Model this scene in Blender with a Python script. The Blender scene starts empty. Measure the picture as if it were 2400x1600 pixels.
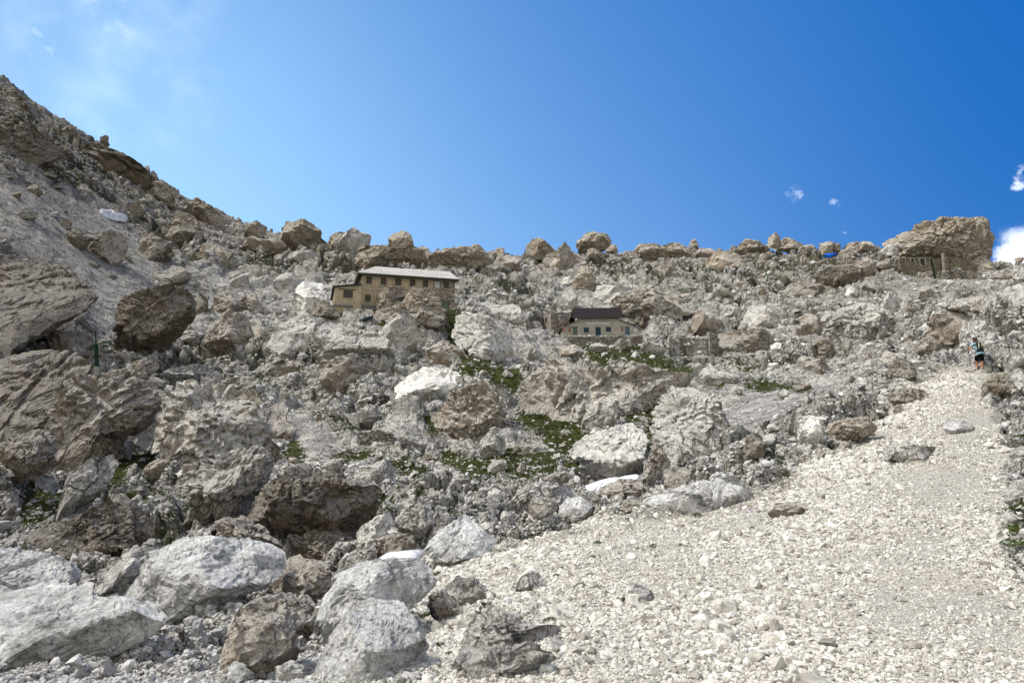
import bpy, bmesh, math, random
import numpy as np
from mathutils import Vector, Matrix
scene = bpy.context.scene
COL = scene.collection
rng = np.random.default_rng(7)
R = math.radians

# ------------------------------------------------------------------ camera
F = 1600.0; CX, CY = 1200.0, 800.0          # survey pixels of a 2400x1600 frame
PITCH = math.atan(200.0 / 1600.0)
CP, SP = math.cos(PITCH), math.sin(PITCH)
EYE = 1.65
cam_d = bpy.data.cameras.new('camera'); cam = bpy.data.objects.new('camera', cam_d); COL.objects.link(cam)
cam_d.lens = 24; cam_d.sensor_width = 36; cam_d.clip_start = 0.1; cam_d.clip_end = 20000
cam.location = (0, 0, EYE); cam.rotation_euler = (math.pi / 2 + PITCH, 0, 0)
scene.camera = cam
scene.render.resolution_x = 1024; scene.render.resolution_y = 682

def ray(px, py):
    """pixel -> (u, s): X = u*Y, Z-EYE = s*Y"""
    a = (px - CX) / F; b = (CY - py) / F
    y = CP - b * SP; z = SP + b * CP
    return a / y, z / y
def proj(u, s):
    y = CP + s * SP; z = -SP + s * CP
    return CX + F * u / y, CY - F * z / y
def at(px, py, Y):
    u, s = ray(px, py)
    return np.array([u * Y, Y, EYE + s * Y])

# ------------------------------------------------------------------ noise
def _h(ix, iy, iz, seed):
    h = (ix.astype(np.int64) * 374761393 + iy.astype(np.int64) * 668265263 + iz.astype(np.int64) * 2147483647 + seed * 974634541) & 0xFFFFFFFF
    h = ((h ^ (h >> 13)) * 1274126177) & 0xFFFFFFFF
    h = ((h ^ (h >> 16)) * 2246822519) & 0xFFFFFFFF
    h = h ^ (h >> 13)
    return (h & 0xFFFFFF).astype(np.float32) / 16777216.0
def vn3(p, seed=0):
    f = np.floor(p); i = f.astype(np.int64); t = (p - f)
    t = t * t * t * (t * (t * 6 - 15) + 10)
    out = 0
    for dx in (0, 1):
        wx = t[..., 0] if dx else 1 - t[..., 0]
        for dy in (0, 1):
            wy = t[..., 1] if dy else 1 - t[..., 1]
            for dz in (0, 1):
                wz = t[..., 2] if dz else 1 - t[..., 2]
                out = out + _h(i[..., 0] + dx, i[..., 1] + dy, i[..., 2] + dz, seed) * wx * wy * wz
    return out * 2 - 1
def vn2(x, y, seed=0):
    fx = np.floor(x); fy = np.floor(y); ix = fx.astype(np.int64); iy = fy.astype(np.int64)
    tx = x - fx; ty = y - fy
    tx = tx * tx * tx * (tx * (tx * 6 - 15) + 10); ty = ty * ty * ty * (ty * (ty * 6 - 15) + 10)
    z = np.zeros_like(ix)
    a = _h(ix, iy, z, seed); b = _h(ix + 1, iy, z, seed); c = _h(ix, iy + 1, z, seed); d = _h(ix + 1, iy + 1, z, seed)
    return ((a * (1 - tx) + b * tx) * (1 - ty) + (c * (1 - tx) + d * tx) * ty) * 2 - 1
def fbm3(p, octv=4, seed=0, gain=.5):
    a = 1; s = 0; n = 0
    for o in range(octv):
        s = s + a * vn3(p * 2.03 ** o + o * 17.3, seed + o); n += a; a *= gain
    return s / n
def fbm2(x, y, octv=4, seed=0, gain=.5):
    a = 1; s = 0; n = 0
    for o in range(octv):
        s = s + a * vn2(x * 2.03 ** o + o * 17.3, y * 2.03 ** o + o * 9.1, seed + o); n += a; a *= gain
    return s / n
def worley2(x, y, seed=0):
    """F1, F2, cell hash ids, offset to the nearest centre"""
    ix = np.floor(x).astype(np.int64); iy = np.floor(y).astype(np.int64)
    F1 = np.full(x.shape, 9., np.float32); F2 = F1.copy(); bx = np.zeros_like(F1); by = bx.copy()
    ci = np.zeros_like(ix); cj = np.zeros_like(iy); z = np.zeros_like(ix)
    for dx in (-1, 0, 1):
        for dy in (-1, 0, 1):
            jx = ix + dx; jy = iy + dy
            ox = jx + _h(jx, jy, z, seed) - x; oy = jy + _h(jx, jy, z, seed + 1) - y
            d = np.sqrt(ox * ox + oy * oy).astype(np.float32)
            m = d < F1
            F2 = np.where(m, F1, np.minimum(F2, d)); F1 = np.where(m, d, F1)
            bx = np.where(m, -ox, bx); by = np.where(m, -oy, by); ci = np.where(m, jx, ci); cj = np.where(m, jy, cj)
    return F1, F2, (ci, cj), bx, by
def worley3(p, seed=0):
    i = np.floor(p).astype(np.int64); n = p.shape[0]
    F1 = np.full(n, 9., np.float32); F2 = F1.copy(); c = np.zeros_like(i)
    for dx in (-1, 0, 1):
        for dy in (-1, 0, 1):
            for dz in (-1, 0, 1):
                jx, jy, jz = i[:, 0] + dx, i[:, 1] + dy, i[:, 2] + dz
                ox = jx + _h(jx, jy, jz, seed) - p[:, 0]; oy = jy + _h(jx, jy, jz, seed + 1) - p[:, 1]; oz = jz + _h(jx, jy, jz, seed + 2) - p[:, 2]
                d = np.sqrt(ox * ox + oy * oy + oz * oz).astype(np.float32); m = d < F1
                F2 = np.where(m, F1, np.minimum(F2, d)); F1 = np.where(m, d, F1)
                c = np.where(m[:, None], np.stack([jx, jy, jz], 1), c)
    return F1, F2, c
def sst(a, b, x):
    t = np.clip((x - a) / (b - a), 0, 1); return t * t * (3 - 2 * t)

# ------------------------------------------------------------------ survey masks (baked onto the ground where it lies)
MX0, MY0, MS = -400, -100, 4
MW, MH = 3200 // MS, 1900 // MS
_gx, _gy = np.meshgrid(MX0 + (np.arange(MW) + .5) * MS, MY0 + (np.arange(MH) + .5) * MS)
def inpoly(px, py, poly):
    r = np.zeros(px.shape, bool); n = len(poly)
    for k in range(n):
        x0, y0 = poly[k]; x1, y1 = poly[(k + 1) % n]
        if y0 == y1: continue
        c = ((y0 > py) != (y1 > py)) & (px < (x1 - x0) * (py - y0) / (y1 - y0) + x0)
        r ^= c
    return r
def blur(a, k):
    if k < 1: return a
    ker = np.exp(-.5 * (np.arange(-3 * k, 3 * k + 1) / k) ** 2); ker /= ker.sum()
    for ax in (0, 1):
        pad = [(0, 0), (0, 0)]; pad[ax] = (3 * k, 3 * k)
        b = np.pad(a, pad, mode='edge')
        a = np.apply_along_axis(lambda v: np.convolve(v, ker, 'valid'), ax, b)
    return a
def paint(shapes, bl=3):
    m = np.zeros((MH, MW))
    for sh in shapes:
        m = np.maximum(m, inpoly(_gx, _gy, sh).astype(float))
    return blur(m, bl)
def ell(cx, cy, rx, ry, deg=0):
    a = R(deg)
    return [(cx + rx * math.cos(t) * math.cos(a) - ry * math.sin(t) * math.sin(a), cy + rx * math.cos(t) * math.sin(a) + ry * math.sin(t) * math.cos(a)) for t in np.linspace(0, 2 * math.pi, 20, endpoint=False)]
def look(m, px, py):
    j = np.clip(((px - MX0) / MS).astype(int), 0, MW - 1); i = np.clip(((py - MY0) / MS).astype(int), 0, MH - 1)
    return m[i, j]

gravel_poly = [(950, 1350), (1120, 1285), (1300, 1255), (1480, 1210), (1640, 1195), (1800, 1150), (1900, 1090), (2020, 1020), (2090, 950), (2160, 895), (2235, 865), (2330, 862), (2335, 900), (2300, 950), (2350, 1010), (2370, 1120), (2360, 1330), (2420, 1420), (2800, 1500), (2800, 1800), (880, 1800), (1000, 1540), (985, 1440)]
scree_poly = [(0, 430), (130, 440), (240, 470), (330, 560), (380, 640), (330, 700), (290, 760), (240, 850), (190, 850), (200, 760), (215, 690), (140, 640), (0, 560)]
fan_poly = [(1560, 1080), (1700, 920), (1900, 890), (2050, 880), (1900, 980), (1700, 1100)]
M_gravel = paint([gravel_poly], 8)
M_scree = paint([scree_poly, fan_poly, [(620, 960), (700, 930), (760, 1010), (820, 1040), (700, 1060)]], 5)
grass_shapes = [ell(1078, 800, 28, 75, -25), ell(1120, 835, 70, 14, 22), ell(1460, 830, 130, 16, 8), ell(1520, 845, 60, 24, 10), ell(1400, 850, 60, 16, 0),
    ell(1690, 895, 55, 15, 5), ell(1840, 905, 80, 10, 10), ell(1740, 850, 60, 8, 10), ell(1480, 960, 45, 40, 0), ell(1530, 1000, 14, 70, 20), ell(1330, 1010, 50, 60, -30), ell(1230, 1090, 80, 38, 10), ell(1290, 1060, 30, 70, 30), ell(1250, 1000, 90, 14, 10),
    ell(1090, 1080, 70, 20, 10), ell(830, 1070, 60, 16, 0), ell(690, 1060, 30, 26, 40), ell(340, 1085, 60, 30, 10), ell(270, 1110, 30, 40, 0), ell(100, 1190, 60, 45, -20), ell(110, 1110, 60, 10, -20), ell(420, 1210, 90, 16, -15), ell(500, 1230, 40, 12, 0), ell(900, 1200, 35, 22, 20),
    ell(440, 770, 30, 8, 0), ell(880, 755, 70, 8, 5), ell(930, 770, 50, 8, 10), ell(1200, 760, 45, 8, 20), ell(2060, 795, 50, 10, 12), ell(1990, 830, 20, 10, 0), ell(1900, 690, 40, 6, 5), ell(1270, 625, 20, 4), ell(1260, 660, 25, 5), ell(1330, 660, 20, 4), ell(1640, 615, 10, 4), ell(1450, 690, 30, 6, 20), ell(1170, 870, 60, 12, 20), ell(1100, 870, 80, 8, 5), ell(1180, 905, 40, 14, 30),
    ell(700, 1165, 50, 10, 15), ell(560, 1050, 20, 30, 10), ell(330, 1160, 70, 10, -10), ell(980, 1150, 60, 12, 10), ell(780, 985, 60, 10, 20), ell(1020, 1010, 30, 14, 0), ell(1580, 870, 70, 14, 10), ell(1330, 905, 60, 8, 0), ell(1560, 905, 40, 10, 20), ell(1960, 770, 50, 6, 8), ell(1700, 740, 60, 5, 5), ell(1160, 1060, 40, 20, 20), ell(1350, 1090, 30, 20, 0), ell(620, 880, 40, 8, 0), ell(700, 800, 50, 7, 10), ell(2090, 730, 40, 5, 8), ell(1220, 900, 60, 10, 10),
    ell(2390, 1180, 30, 22), ell(2385, 1260, 25, 24), ell(2395, 1040, 22, 10), ell(1420, 785, 70, 6), ell(1300, 785, 30, 6), ell(1380, 805, 20, 8), ell(1250, 960, 40, 40, 0), ell(1760, 905, 60, 10, 12), ell(860, 1010, 50, 12, 20), ell(1130, 1100, 60, 26, 0), ell(960, 1100, 60, 18, 10), ell(1750, 810, 40, 6, 0), ell(1840, 800, 60, 8, 5), ell(2230, 740, 40, 5, 10), ell(2170, 760, 30, 5, 20)]
M_grass = paint(grass_shapes, 2)
M_moss = paint([ell(1040, 1330, 60, 12, -15), ell(1150, 1290, 80, 10, -12), ell(1100, 1330, 50, 12, -10), ell(1300, 1275, 60, 8, -10), ell(1400, 1260, 40, 6, -10)], 3)
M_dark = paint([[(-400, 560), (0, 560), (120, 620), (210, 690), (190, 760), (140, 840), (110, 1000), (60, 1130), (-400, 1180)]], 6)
M_leftshade = blur(np.clip(1 - (_gx + .25 * (_gy - 900)) / 700., 0, 1) * np.clip((1330 - _gy) / 120., 0, 1), 6)  # shade of the left slope, put into the rock colours as a darkening
BREAK = None
M_brown = paint([[(-400, 100), (0, 180), (350, 400), (560, 520), (640, 640), (420, 600), (300, 500), (0, 420), (-400, 400)], [(560, 500), (2400, 500), (2400, 650), (2000, 680), (1500, 640), (1000, 650), (600, 640)]], 10)

# ------------------------------------------------------------------ terrain survey: picture row of the ground at each depth
YK = [5, 8, 12, 16, 20, 25, 32, 40, 50, 60, 75, 90, 105, 120, 140, 165, 190, 220, 250]
T = {
-300: [1665,1565,1455,1375,1305,1245,1185,1105, 990, 850, 640, 460, 320, 210, 100, 20, -30, -60, -70],
0:    [1650,1560,1450,1375,1305,1245,1185,1115,1030, 930, 760, 610, 480, 380, 280, 215, 190, 188, 192],
150:  [1645,1555,1445,1370,1305,1245,1185,1115,1040, 960, 820, 700, 590, 510, 420, 350, 305, 290, 300],
300:  [1640,1555,1445,1370,1305,1245,1185,1125,1055, 985, 880, 790, 705, 640, 550, 470, 420, 388, 384],
450:  [1630,1550,1440,1365,1300,1240,1180,1125,1060,1000, 910, 835, 765, 705, 625, 560, 505, 472, 470],
600:  [1610,1545,1435,1360,1295,1240,1180,1125,1060,1000, 915, 845, 785, 735, 670, 615, 575, 552, 550],
800:  [1595,1535,1425,1350,1290,1240,1180,1120,1055, 985, 890, 805, 728, 705, 655, 620, 600, 588, 582],
1000: [1575,1470,1370,1320,1295,1250,1180,1110,1045, 975, 880, 790, 722, 700, 665, 632, 612, 602, 596],
1200: [1560,1430,1325,1282,1262,1225,1160,1095,1020, 950, 875, 840, 812, 787, 752, 692, 645, 607, 592],
1400: [1555,1400,1290,1235,1205,1190,1150,1090,1020, 950, 885, 850, 828, 806, 783, 738, 670, 612, 592],
1600: [1555,1385,1270,1210,1170,1140,1105,1060, 985, 925, 880, 850, 825, 803, 770, 705, 645, 605, 585],
1800: [1555,1370,1245,1175,1120,1075,1030, 985, 940, 905, 870, 840, 810, 780, 735, 680, 635, 605, 590],
2000: [1555,1355,1215,1125,1060,1005, 945, 905, 880, 860, 830, 800, 770, 740, 705, 665, 635, 610, 598],
2200: [1560,1345,1195,1095,1020, 950, 885, 858, 835, 812, 780, 750, 725, 705, 680, 655, 638, 628, 622],
2400: [1565,1345,1190,1085,1005, 930, 868, 835, 805, 780, 755, 730, 710, 690, 670, 650, 640, 632, 630],
2700: [1540,1310,1150,1050, 970, 900, 840, 800, 775, 755, 730, 710, 690, 675, 660, 645, 635, 630, 630]}
PXK = np.array(sorted(T)); TAB = np.array([T[k] for k in PXK], float)
SK = ray(0, TAB)[1]                                    # slope table (depends on the row only)
SK = np.concatenate([SK[:, :1] * 5 / 3., SK], 1); LYK = np.log(np.array([3.] + YK, float))
def smooth_s(px, lY):
    j = np.clip(np.searchsorted(PXK, px) - 1, 0, len(PXK) - 2); i = np.clip(np.searchsorted(LYK, lY) - 1, 0, len(LYK) - 2)
    tx = np.clip((px - PXK[j]) / (PXK[j + 1] - PXK[j]), 0, 1); ty = np.clip((lY - LYK[i]) / (LYK[i + 1] - LYK[i]), 0, 1)
    return (SK[j, i] * (1 - tx) + SK[j + 1, i] * tx) * (1 - ty) + (SK[j, i + 1] * (1 - tx) + SK[j + 1, i + 1] * tx) * ty

NU, NY = 1240, 1020
UG = np.linspace(-1.12, 1.12, NU); LG = np.linspace(math.log(3.2), math.log(252), NY); YG = np.exp(LG)
UU, LL = np.meshgrid(UG, LG, indexing='ij')
SS = np.zeros_like(UU)
for _ in range(5):
    PXg, _p = proj(UU, SS); SS = smooth_s(PXg, LL)
def gsm(a, ku, ky):
    for ax, k in ((0, ku), (1, ky)):
        ker = np.exp(-.5 * (np.arange(-3 * k, 3 * k + 1) / k) ** 2); ker /= ker.sum()
        pad = [(0, 0), (0, 0)]; pad[ax] = (3 * k, 3 * k)
        b = np.pad(a, pad, mode='reflect', reflect_type='odd')
        a = np.apply_along_axis(lambda v: np.convolve(v, ker, 'valid'), ax, b)
    return a
SS = gsm(SS, 26, 18)
PXg, PYg = proj(UU, SS)
XG = UU * YG[None]; YGG = np.broadcast_to(YG[None], UU.shape); ZB = EYE + SS * YG[None]
g_gravel = sst(.28, .72, look(M_gravel, PXg, PYg) + .42 * fbm2(XG * .7 / (YGG / 14) ** .5, YGG * .7 / (YGG / 14) ** .5, 4, 77)) * (1 - sst(34, 40, YGG)); g_scree = look(M_scree, PXg, PYg) * sst(30, 45, YGG)
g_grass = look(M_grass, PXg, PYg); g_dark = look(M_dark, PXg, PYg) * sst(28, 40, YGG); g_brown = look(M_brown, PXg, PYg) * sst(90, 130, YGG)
g_moss = look(M_moss, PXg, PYg); g_leftshade = look(M_leftshade, PXg, PYg) * sst(18, 30, YGG)
# level pads under the buildings
g_pad = np.zeros_like(UU)
def pad(px, py, Y0, Y1, hw, dz=0.):
    global ZB, g_pad
    c = at(px, py, Y0); yc = (Y0 + Y1) / 2; hy = (Y1 - Y0) / 2
    u = ray(px, py)[0]
    d = np.maximum(np.abs(XG - u * yc) - hw, np.abs(YGG - yc) - hy)
    w = 1 - sst(0., 3.0, d)
    ZB = ZB * (1 - w) + (c[2] + dz) * w; g_pad = np.maximum(g_pad, w)
pad(935, 724, 99, 112, 9.5)
pad(1400, 785, 137, 150, 9.5)

rock = np.clip(1 - 1.0 * g_gravel - .8 * g_scree - .8 * g_pad - .75 * g_grass - .35 * g_dark, .0, 1)
calm = .45 + .25 * g_brown + .55 * sst(-.18, .22, fbm2(XG * .045, YGG * .045, 3, 71))
DZ = np.zeros_like(UU); CREV = np.zeros_like(UU)
for k, L in enumerate((10., 5., 2.4, 1.2, .55, .27)):
    w = rock * calm * sst(3.2 * L, 6 * L, YGG) if L > .6 else np.clip(rock + .25 * g_scree, 0, 1) * sst(4, 9, YGG) * (1 - sst(90 * L / .55, 150 * L / .55, YGG) * .6)
    w = w * sst(1.5, 3.2, L / (.0043 * YGG)) * (1 + .35 * sst(.2, .8, g_brown) * sst(140, 190, YGG) * (PXg > 560))
    wx = XG / L + .3 * fbm2(XG / L * .8, YGG / L * .8, 2, 50 + k); wy = YGG / L * .85 + .3 * fbm2(XG / L * .8 + 40, YGG / L * .8, 2, 60 + k)
    F1, F2, (ci, cj), bx, by = worley2(wx, wy, 11 + 3 * k)
    z0 = np.zeros_like(ci)
    h = _h(ci, cj, z0, 31 + k); on = (_h(ci, cj, z0, 41 + k) > (.35 if L > .6 else .2)).astype(float)
    tx = _h(ci, cj, z0, 51 + k) - .5; ty = _h(ci, cj, z0, 61 + k) - .35
    edge = sst(0., .30 if L > 2 else .18, F2 - F1)
    blk = (.42 * h + .75 * (tx * bx + ty * by) + .18) * edge * on
    DZ += w * L * (.62 if 2 < L < 6 else .46 if L > 6 else .56) * (blk - .18)
    CREV = np.maximum(CREV, w * (1 - edge) * (.5 + .5 * on))
DZ += (.25 + .75 * rock) * (.25 * fbm2(XG * .6, YGG * .6, 4, 80) * sst(6, 20, YGG) + .05 * fbm2(XG * 2.7, YGG * 2.7, 4, 90))
DZ += g_gravel * .05 * fbm2(XG * .8, YGG * .8, 3, 95)
ZG = ZB + DZ
SG = (ZG - EYE) / YG[None]
def keep_below(poly, Yh, slack=0.):
    """level the small bumps of the ground that stand between the viewpoint side and the foot of a thing"""
    global SG, ZG
    P = np.array(poly, float); x0, x1 = P[:, 0].min(), P[:, 0].max(); n = len(P)
    ia = int(np.searchsorted(UG, ray(x0, P[:, 1].mean())[0])); ib = int(np.searchsorted(UG, ray(x1, P[:, 1].mean())[0]))
    for i in range(max(ia, 0), min(ib, NU)):
        px = x0 + (x1 - x0) * (i - ia + .5) / max(1, ib - ia); ys = []
        for k in range(n):
            a, e = P[k], P[(k + 1) % n]
            if (a[0] > px) != (e[0] > px): ys.append(a[1] + (e[1] - a[1]) * (px - a[0]) / (e[0] - a[0]))
        if not ys: continue
        sl = ray(px, max(ys) - slack)[1]; j = int(np.searchsorted(YG, Yh))
        j0 = int(np.searchsorted(YG, Yh * .45))
        over = SG[i, j0:j] - sl
        SG[i, j0:j] = np.where(over > 0, sl + .12 * np.minimum(over, .05), SG[i, j0:j])
    ZG = EYE + SG * YG[None]
def ground_z(X, Y):
    u = X / Y; i = (np.clip((u - UG[0]) / (UG[1] - UG[0]), 0, NU - 1.001)); j = np.clip((np.log(Y) - LG[0]) / (LG[1] - LG[0]), 0, NY - 1.001)
    i0 = np.floor(i).astype(int); j0 = np.floor(j).astype(int); a = i - i0; b = j - j0
    return (ZG[i0, j0] * (1 - a) + ZG[i0 + 1, j0] * a) * (1 - b) + (ZG[i0, j0 + 1] * (1 - a) + ZG[i0 + 1, j0 + 1] * a) * b
SMAX = np.maximum.accumulate(SG, axis=1); SMAXB = np.maximum.accumulate(SS, axis=1)
def hit(px, py, smooth=False):
    """depth at which the ground is met along a line of sight; the ridge when it passes above"""
    u, s = ray(px, py); i = int(np.clip(round((u - UG[0]) / (UG[1] - UG[0])), 0, NU - 1))
    col = (SMAXB if smooth else SMAX)[i]
    j = int(np.searchsorted(col, s))
    if j >= NY: return float(YG[int(np.argmax((SS if smooth else SG)[i]))]), False
    return float(YG[j]), True
def hits(px, py):
    u, s = ray(px, py); ii = np.clip(np.round((u - UG[0]) / (UG[1] - UG[0])).astype(int), 0, NU - 1)
    jj = np.array([np.searchsorted(SMAX[a], b) for a, b in zip(ii, s)])
    ok = jj < NY; jj = np.minimum(jj, NY - 1)
    return u, YG[jj], ok, ii, jj

# ------------------------------------------------------------------ mesh helpers
def new_mesh(name, V, Fs, smooth=False):
    me = bpy.data.meshes.new(name)
    V = np.asarray(V, np.float32)
    if isinstance(Fs, np.ndarray):
        nf, k = Fs.shape
        me.vertices.add(len(V)); me.vertices.foreach_set('co', V.ravel())
        me.loops.add(nf * k); me.loops.foreach_set('vertex_index', Fs.ravel().astype(np.int32))
        me.polygons.add(nf); me.polygons.foreach_set('loop_start', np.arange(0, nf * k, k, dtype=np.int32))
        me.update(calc_edges=True); me.validate()
    else:
        me.from_pydata([tuple(map(float, v)) for v in V], [], Fs)
    if len(me.polygons): me.polygons.foreach_set('use_smooth', np.full(len(me.polygons), smooth))
    me.update()
    return me
def obj(name, me, mat=None, parent=None, loc=None):
    o = bpy.data.objects.new(name, me); COL.objects.link(o)
    if mat is not None and me is not None and len(me.materials) == 0: me.materials.append(mat)
    if parent is not None: o.parent = parent
    if loc is not None: o.location = [float(c) for c in loc]
    return o
def tag(o, label=None, cat=None, group=None, kind=None):
    for k, v in (('label', label), ('category', cat), ('group', group), ('kind', kind)):
        if v: o[k] = v
    return o
def empty(name, loc, rz=0, **kw):
    o = bpy.data.objects.new(name, None); COL.objects.link(o); o.empty_display_size = .2
    o.location = [float(c) for c in loc]; o.rotation_euler = (0, 0, rz); return tag(o, **kw)
class MB:
    def __init__(s): s.v = []; s.f = []
    def add(s, V, Fc):
        n = len(s.v); s.v += [tuple(map(float, p)) for p in V]; s.f += [tuple(i + n for i in f) for f in Fc]; return s
    def box(s, x0, x1, y0, y1, z0, z1):
        return s.add([(x0,y0,z0),(x1,y0,z0),(x1,y1,z0),(x0,y1,z0),(x0,y0,z1),(x1,y0,z1),(x1,y1,z1),(x0,y1,z1)],
                     [(0,3,2,1),(4,5,6,7),(0,1,5,4),(1,2,6,5),(2,3,7,6),(3,0,4,7)])
    def bar(s, a, b, r0, r1=None, n=6):
        a = Vector([float(c) for c in a]); b = Vector([float(c) for c in b]); r1 = r0 if r1 is None else r1
        d = (b - a).normalized(); u = d.orthogonal().normalized(); w = d.cross(u)
        V = []; 
        for c, r in ((a, r0), (b, r1)):
            for k in range(n):
                t = 2 * math.pi * k / n; V.append(c + u * (r * math.cos(t)) + w * (r * math.sin(t)))
        Fc = [(k, (k + 1) % n, n + (k + 1) % n, n + k) for k in range(n)] + [tuple(range(n - 1, -1, -1)), tuple(range(n, 2 * n))]
        return s.add(V, Fc)
    def build(s, name, mat, parent=None, smooth=False, loc=None):
        return obj(name, new_mesh(name, s.v, s.f, smooth), mat, parent, loc)
# ------------------------------------------------------------------ materials
class NT:
    def __init__(s, nt): s.nt = nt
    def n(s, t, props=None, **ins):
        nd = s.nt.nodes.new(t)
        for k, v in (props or {}).items(): setattr(nd, k, v)
        for k, v in ins.items():
            key = int(k[1:]) if k[0] == '_' and k[1:].isdigit() else k.replace('_', ' ')
            sk = nd.inputs[key]
            if hasattr(v, 'bl_idname') and 'Socket' in v.bl_idname: s.nt.links.new(v, sk)
            elif isinstance(v, bpy.types.NodeSocket): s.nt.links.new(v, sk)
            else: sk.default_value = v
        return nd
    def math(s, op, a, b=0., c=None, clamp=False):
        nd = s.n('ShaderNodeMath', {'operation': op, 'use_clamp': clamp}, _0=a, _1=b)
        if c is not None:
            if isinstance(c, bpy.types.NodeSocket): s.nt.links.new(c, nd.inputs[2])
            else: nd.inputs[2].default_value = c
        return nd.outputs[0]
    def vmul(s, a, v): return s.n('ShaderNodeVectorMath', {'operation': 'MULTIPLY'}, _0=a, _1=v).outputs[0]
    def vadd(s, a, b): return s.n('ShaderNodeVectorMath', {'operation': 'ADD'}, _0=a, _1=b).outputs[0]
    def vscale(s, a, k):
        nd = s.n('ShaderNodeVectorMath', {'operation': 'SCALE'}, _0=a)
        if isinstance(k, bpy.types.NodeSocket): s.nt.links.new(k, nd.inputs['Scale'])
        else: nd.inputs['Scale'].default_value = k
        return nd.outputs[0]
    def mix(s, f, a, b, bt='MIX'):
        nd = s.n('ShaderNodeMix', {'data_type': 'RGBA', 'blend_type': bt})
        for i, v in ((0, f), (6, a), (7, b)):
            if isinstance(v, bpy.types.NodeSocket): s.nt.links.new(v, nd.inputs[i])
            else: nd.inputs[i].default_value = v if i == 0 else (tuple(v) + (1,))[:4]
        return nd.outputs[2]
    def ss(s, x, a, b, lo=0., hi=1.):
        nd = s.n('ShaderNodeMapRange', {'interpolation_type': 'SMOOTHSTEP'}, Value=x)
        nd.inputs[1].default_value = a; nd.inputs[2].default_value = b; nd.inputs[3].default_value = lo; nd.inputs[4].default_value = hi
        return nd.outputs[0]
    def noise(s, v, sc, det=6, ro=.6, dist=0.):
        return s.n('ShaderNodeTexNoise', None, Vector=v, Scale=sc, Detail=det, Roughness=ro, Distortion=dist).outputs['Fac']
    def ramp(s, x, stops):
        nd = s.n('ShaderNodeValToRGB', None, Fac=x); cr = nd.color_ramp
        while len(cr.elements) < len(stops): cr.elements.new(.5)
        for e, (p, c) in zip(cr.elements, stops): e.position = p; e.color = tuple(c) + (1,)
        return nd.outputs[0]
def mat_new(name):
    m = bpy.data.materials.new(name); m.use_nodes = True; nt = m.node_tree; nt.nodes.clear()
    q = NT(nt); out = q.n('ShaderNodeOutputMaterial'); b = q.n('ShaderNodeBsdfPrincipled', None, Roughness=.9)
    b.inputs['Specular IOR Level'].default_value = .15
    nt.links.new(b.outputs[0], out.inputs[0])
    return m, q, b
def lk(q, a, b): q.nt.links.new(a, b)
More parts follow.
